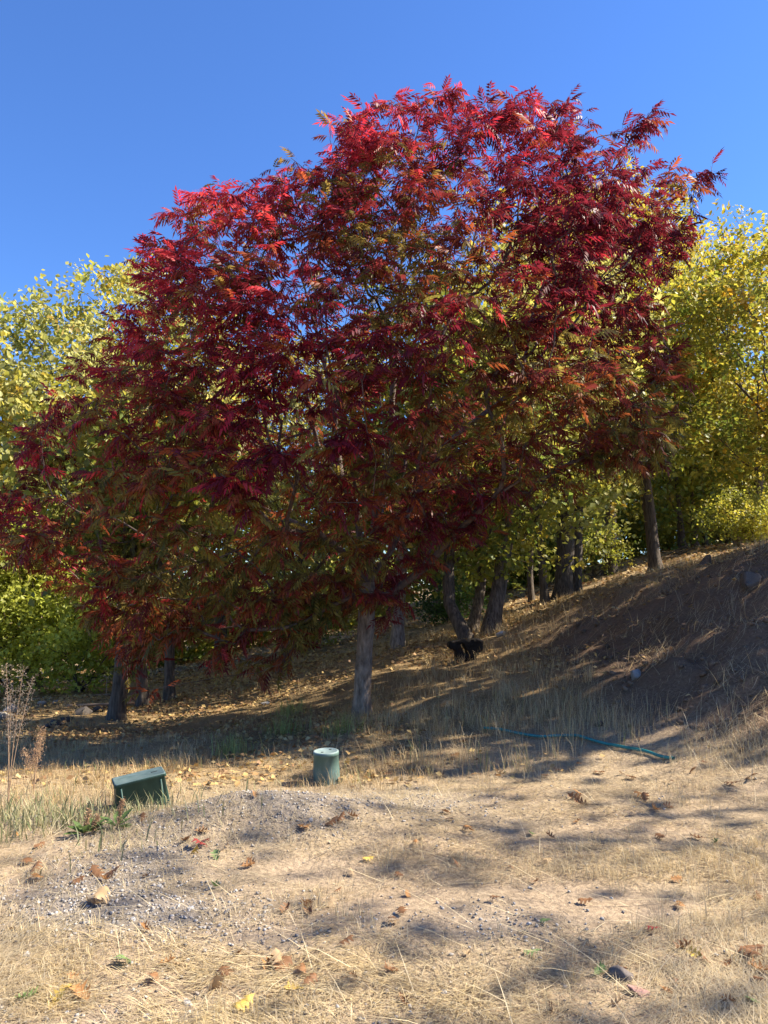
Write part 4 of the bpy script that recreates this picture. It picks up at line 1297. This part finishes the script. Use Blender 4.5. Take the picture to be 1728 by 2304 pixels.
for i in range(9):
    lp = b + [.5 + .16 * i * lg.uniform(.6, 1.3), lg.uniform(-.5, .5), .05]
    lp[2] = H1(lp[0], lp[1]) + .06 + .05 * (i % 3)
    log(lp, float(lg.uniform(.8, 1.4)), float(lg.uniform(.035, .07)), float(lg.uniform(1.2, 4.5)), float(lg.uniform(.1, .7)), 'pale split branch in the woodpile on the crest', 'branch', 'branches of the woodpile', cat='branch')
lp = ground_hit(1525, 1250)
for i in range(5):
    log(lp + [lg.uniform(-.4, .4), lg.uniform(-.2, .2), .03], float(lg.uniform(.5, .9)), .03, float(lg.uniform(-.6, .6)), float(lg.uniform(0, .5)), 'dark broken branch heaped on the edge of the sunlit clearing', 'branch', 'dark branches by the sunlit clearing', M_BARK_O, 'branch')
sp = ground_hit(239, 1575)
log(sp, .42, .012, 0, R(90), 'thin pale wooden stake behind the row of dark rocks', 'stake', cat='stake')
for i, (px, py, L, az) in enumerate([(930, 1462, 1.6, .1), (1140, 1452, .9, .3), (60, 1578, 2.2, .25), (150, 1592, 1.2, .1), (470, 1500, 1.3, .2)]):
    q = ground_hit(px, py)
    log(q + [0, 0, .03], L, .03, az, .03, ['pale fallen branch on the grass left of the black stump', 'bleached stick lying right of the black stump', 'pale fallen pole at the foot of the green shrub', 'short bleached log between the shrub and the dark rocks', 'pale fallen branch beyond the slender trunks'][i], 'fallen_branch', cat='branch')

M_PLUME = leaf_mat('plume', .3, .7, .2)
def feather_weed(px, py, d, h, label, ns, seed, col=(.36, .29, .23)):
    rg = np.random.default_rng(seed)
    x = (px - 864) / FPX * d
    p = np.array([x, d, H1(x, d)])
    root = thing('feathery_weed', label, 'weed', p, 'tall feathery dry weeds')
    for i in range(ns):
        hh = h * rg.uniform(.6, 1.05)
        lean = rg.normal(0, .13, 2)
        t = np.linspace(0, 1, 9)
        P = np.c_[lean[0] * hh * t ** 1.6, lean[1] * hh * t ** 1.6, hh * t]
        T_ = Tubes(); T_.add(P, .004 * (1 - .7 * t), 4)
        st = T_.build('stem', M_WOOD, root, (0, 0, 0))
        m = 300
        u = .55 + .45 * rg.random(m)
        pos = np.c_[lean[0] * hh * u ** 1.6, lean[1] * hh * u ** 1.6, hh * u] + rg.normal(0, 1, (m, 3)) * [.02, .02, .01]
        dv = rg.normal(0, 1, (m, 3)) * .7 + [0, 0, .7]
        V, F, C = scatter(KITE_V * [1, .28, 1], KITE_F, pos, rot_from(dv, rg.uniform(0, 6, m), rg), rg.uniform(.010, .024, m), np.tile(col, (m, 1)) * rg.uniform(.7, 1.2, m)[:, None])
        tag(mesh_obj('seed_plume', V, F, M_PLUME, root, C), None, kind='stuff')
feather_weed(45, 1830, 6.3, 1.22, 'tall feathery dry weed rising at the left of the clearing', 4, 401)
feather_weed(100, 1800, 6.8, .55, 'reddish dry weed with green lower stems left of the rectangular box', 4, 402, (.50, .33, .20))
def dock(px, py, h, seed, label):
    rg = np.random.default_rng(seed)
    p = ground_hit(px, py)
    root = thing('dock_weed', label, 'weed', p, 'seeding dock weeds by the rectangular box')
    t = np.linspace(0, 1, 6)
    T_ = Tubes(); T_.add(np.c_[.03 * t, 0 * t, h * t], .006 * (1 - .6 * t), 5); T_.build('stem', M_WOOD, root, (0, 0, 0))
    m = 420
    u = .25 + .75 * rg.random(m)
    pos = np.c_[.03 * u, 0 * u, h * u] + rg.normal(0, 1, (m, 3)) * [.010, .010, .010]
    V, F, C = scatter(KITE_V, KITE_F, pos, rot_from(rg.normal(0, 1, (m, 3)), rg.uniform(0, 6, m), rg), rg.uniform(.007, .014, m), np.tile([.42, .26, .15], (m, 1)) * rg.uniform(.6, 1.3, m)[:, None])
    tag(mesh_obj('seed_head', V, F, M_PLUME, root, C), None, kind='stuff')
    for i in range(9):
        a = rg.uniform(0, 6.3)
        V, F, C = scatter(OAK_V * [1, .5, 1], OAK_F, np.array([[0, 0, .02]]), rot_from(np.array([[math.cos(a), math.sin(a), rg.uniform(.2, .9)]]), np.array([0.]), rg), np.array([rg.uniform(.09, .17)]), np.array([[.13, .20, .06]]))
        mesh_obj('leaf', V, F, M_WEED, root, C)
dock(263, 1868, .20, 411, 'reddish brown seeding weed in front of the rectangular box')
dock(188, 1885, .17, 412, 'short brown seeding weed among green weeds left of the box')
dock(207, 1880, .12, 413, 'small seeding weed beside the short brown one')
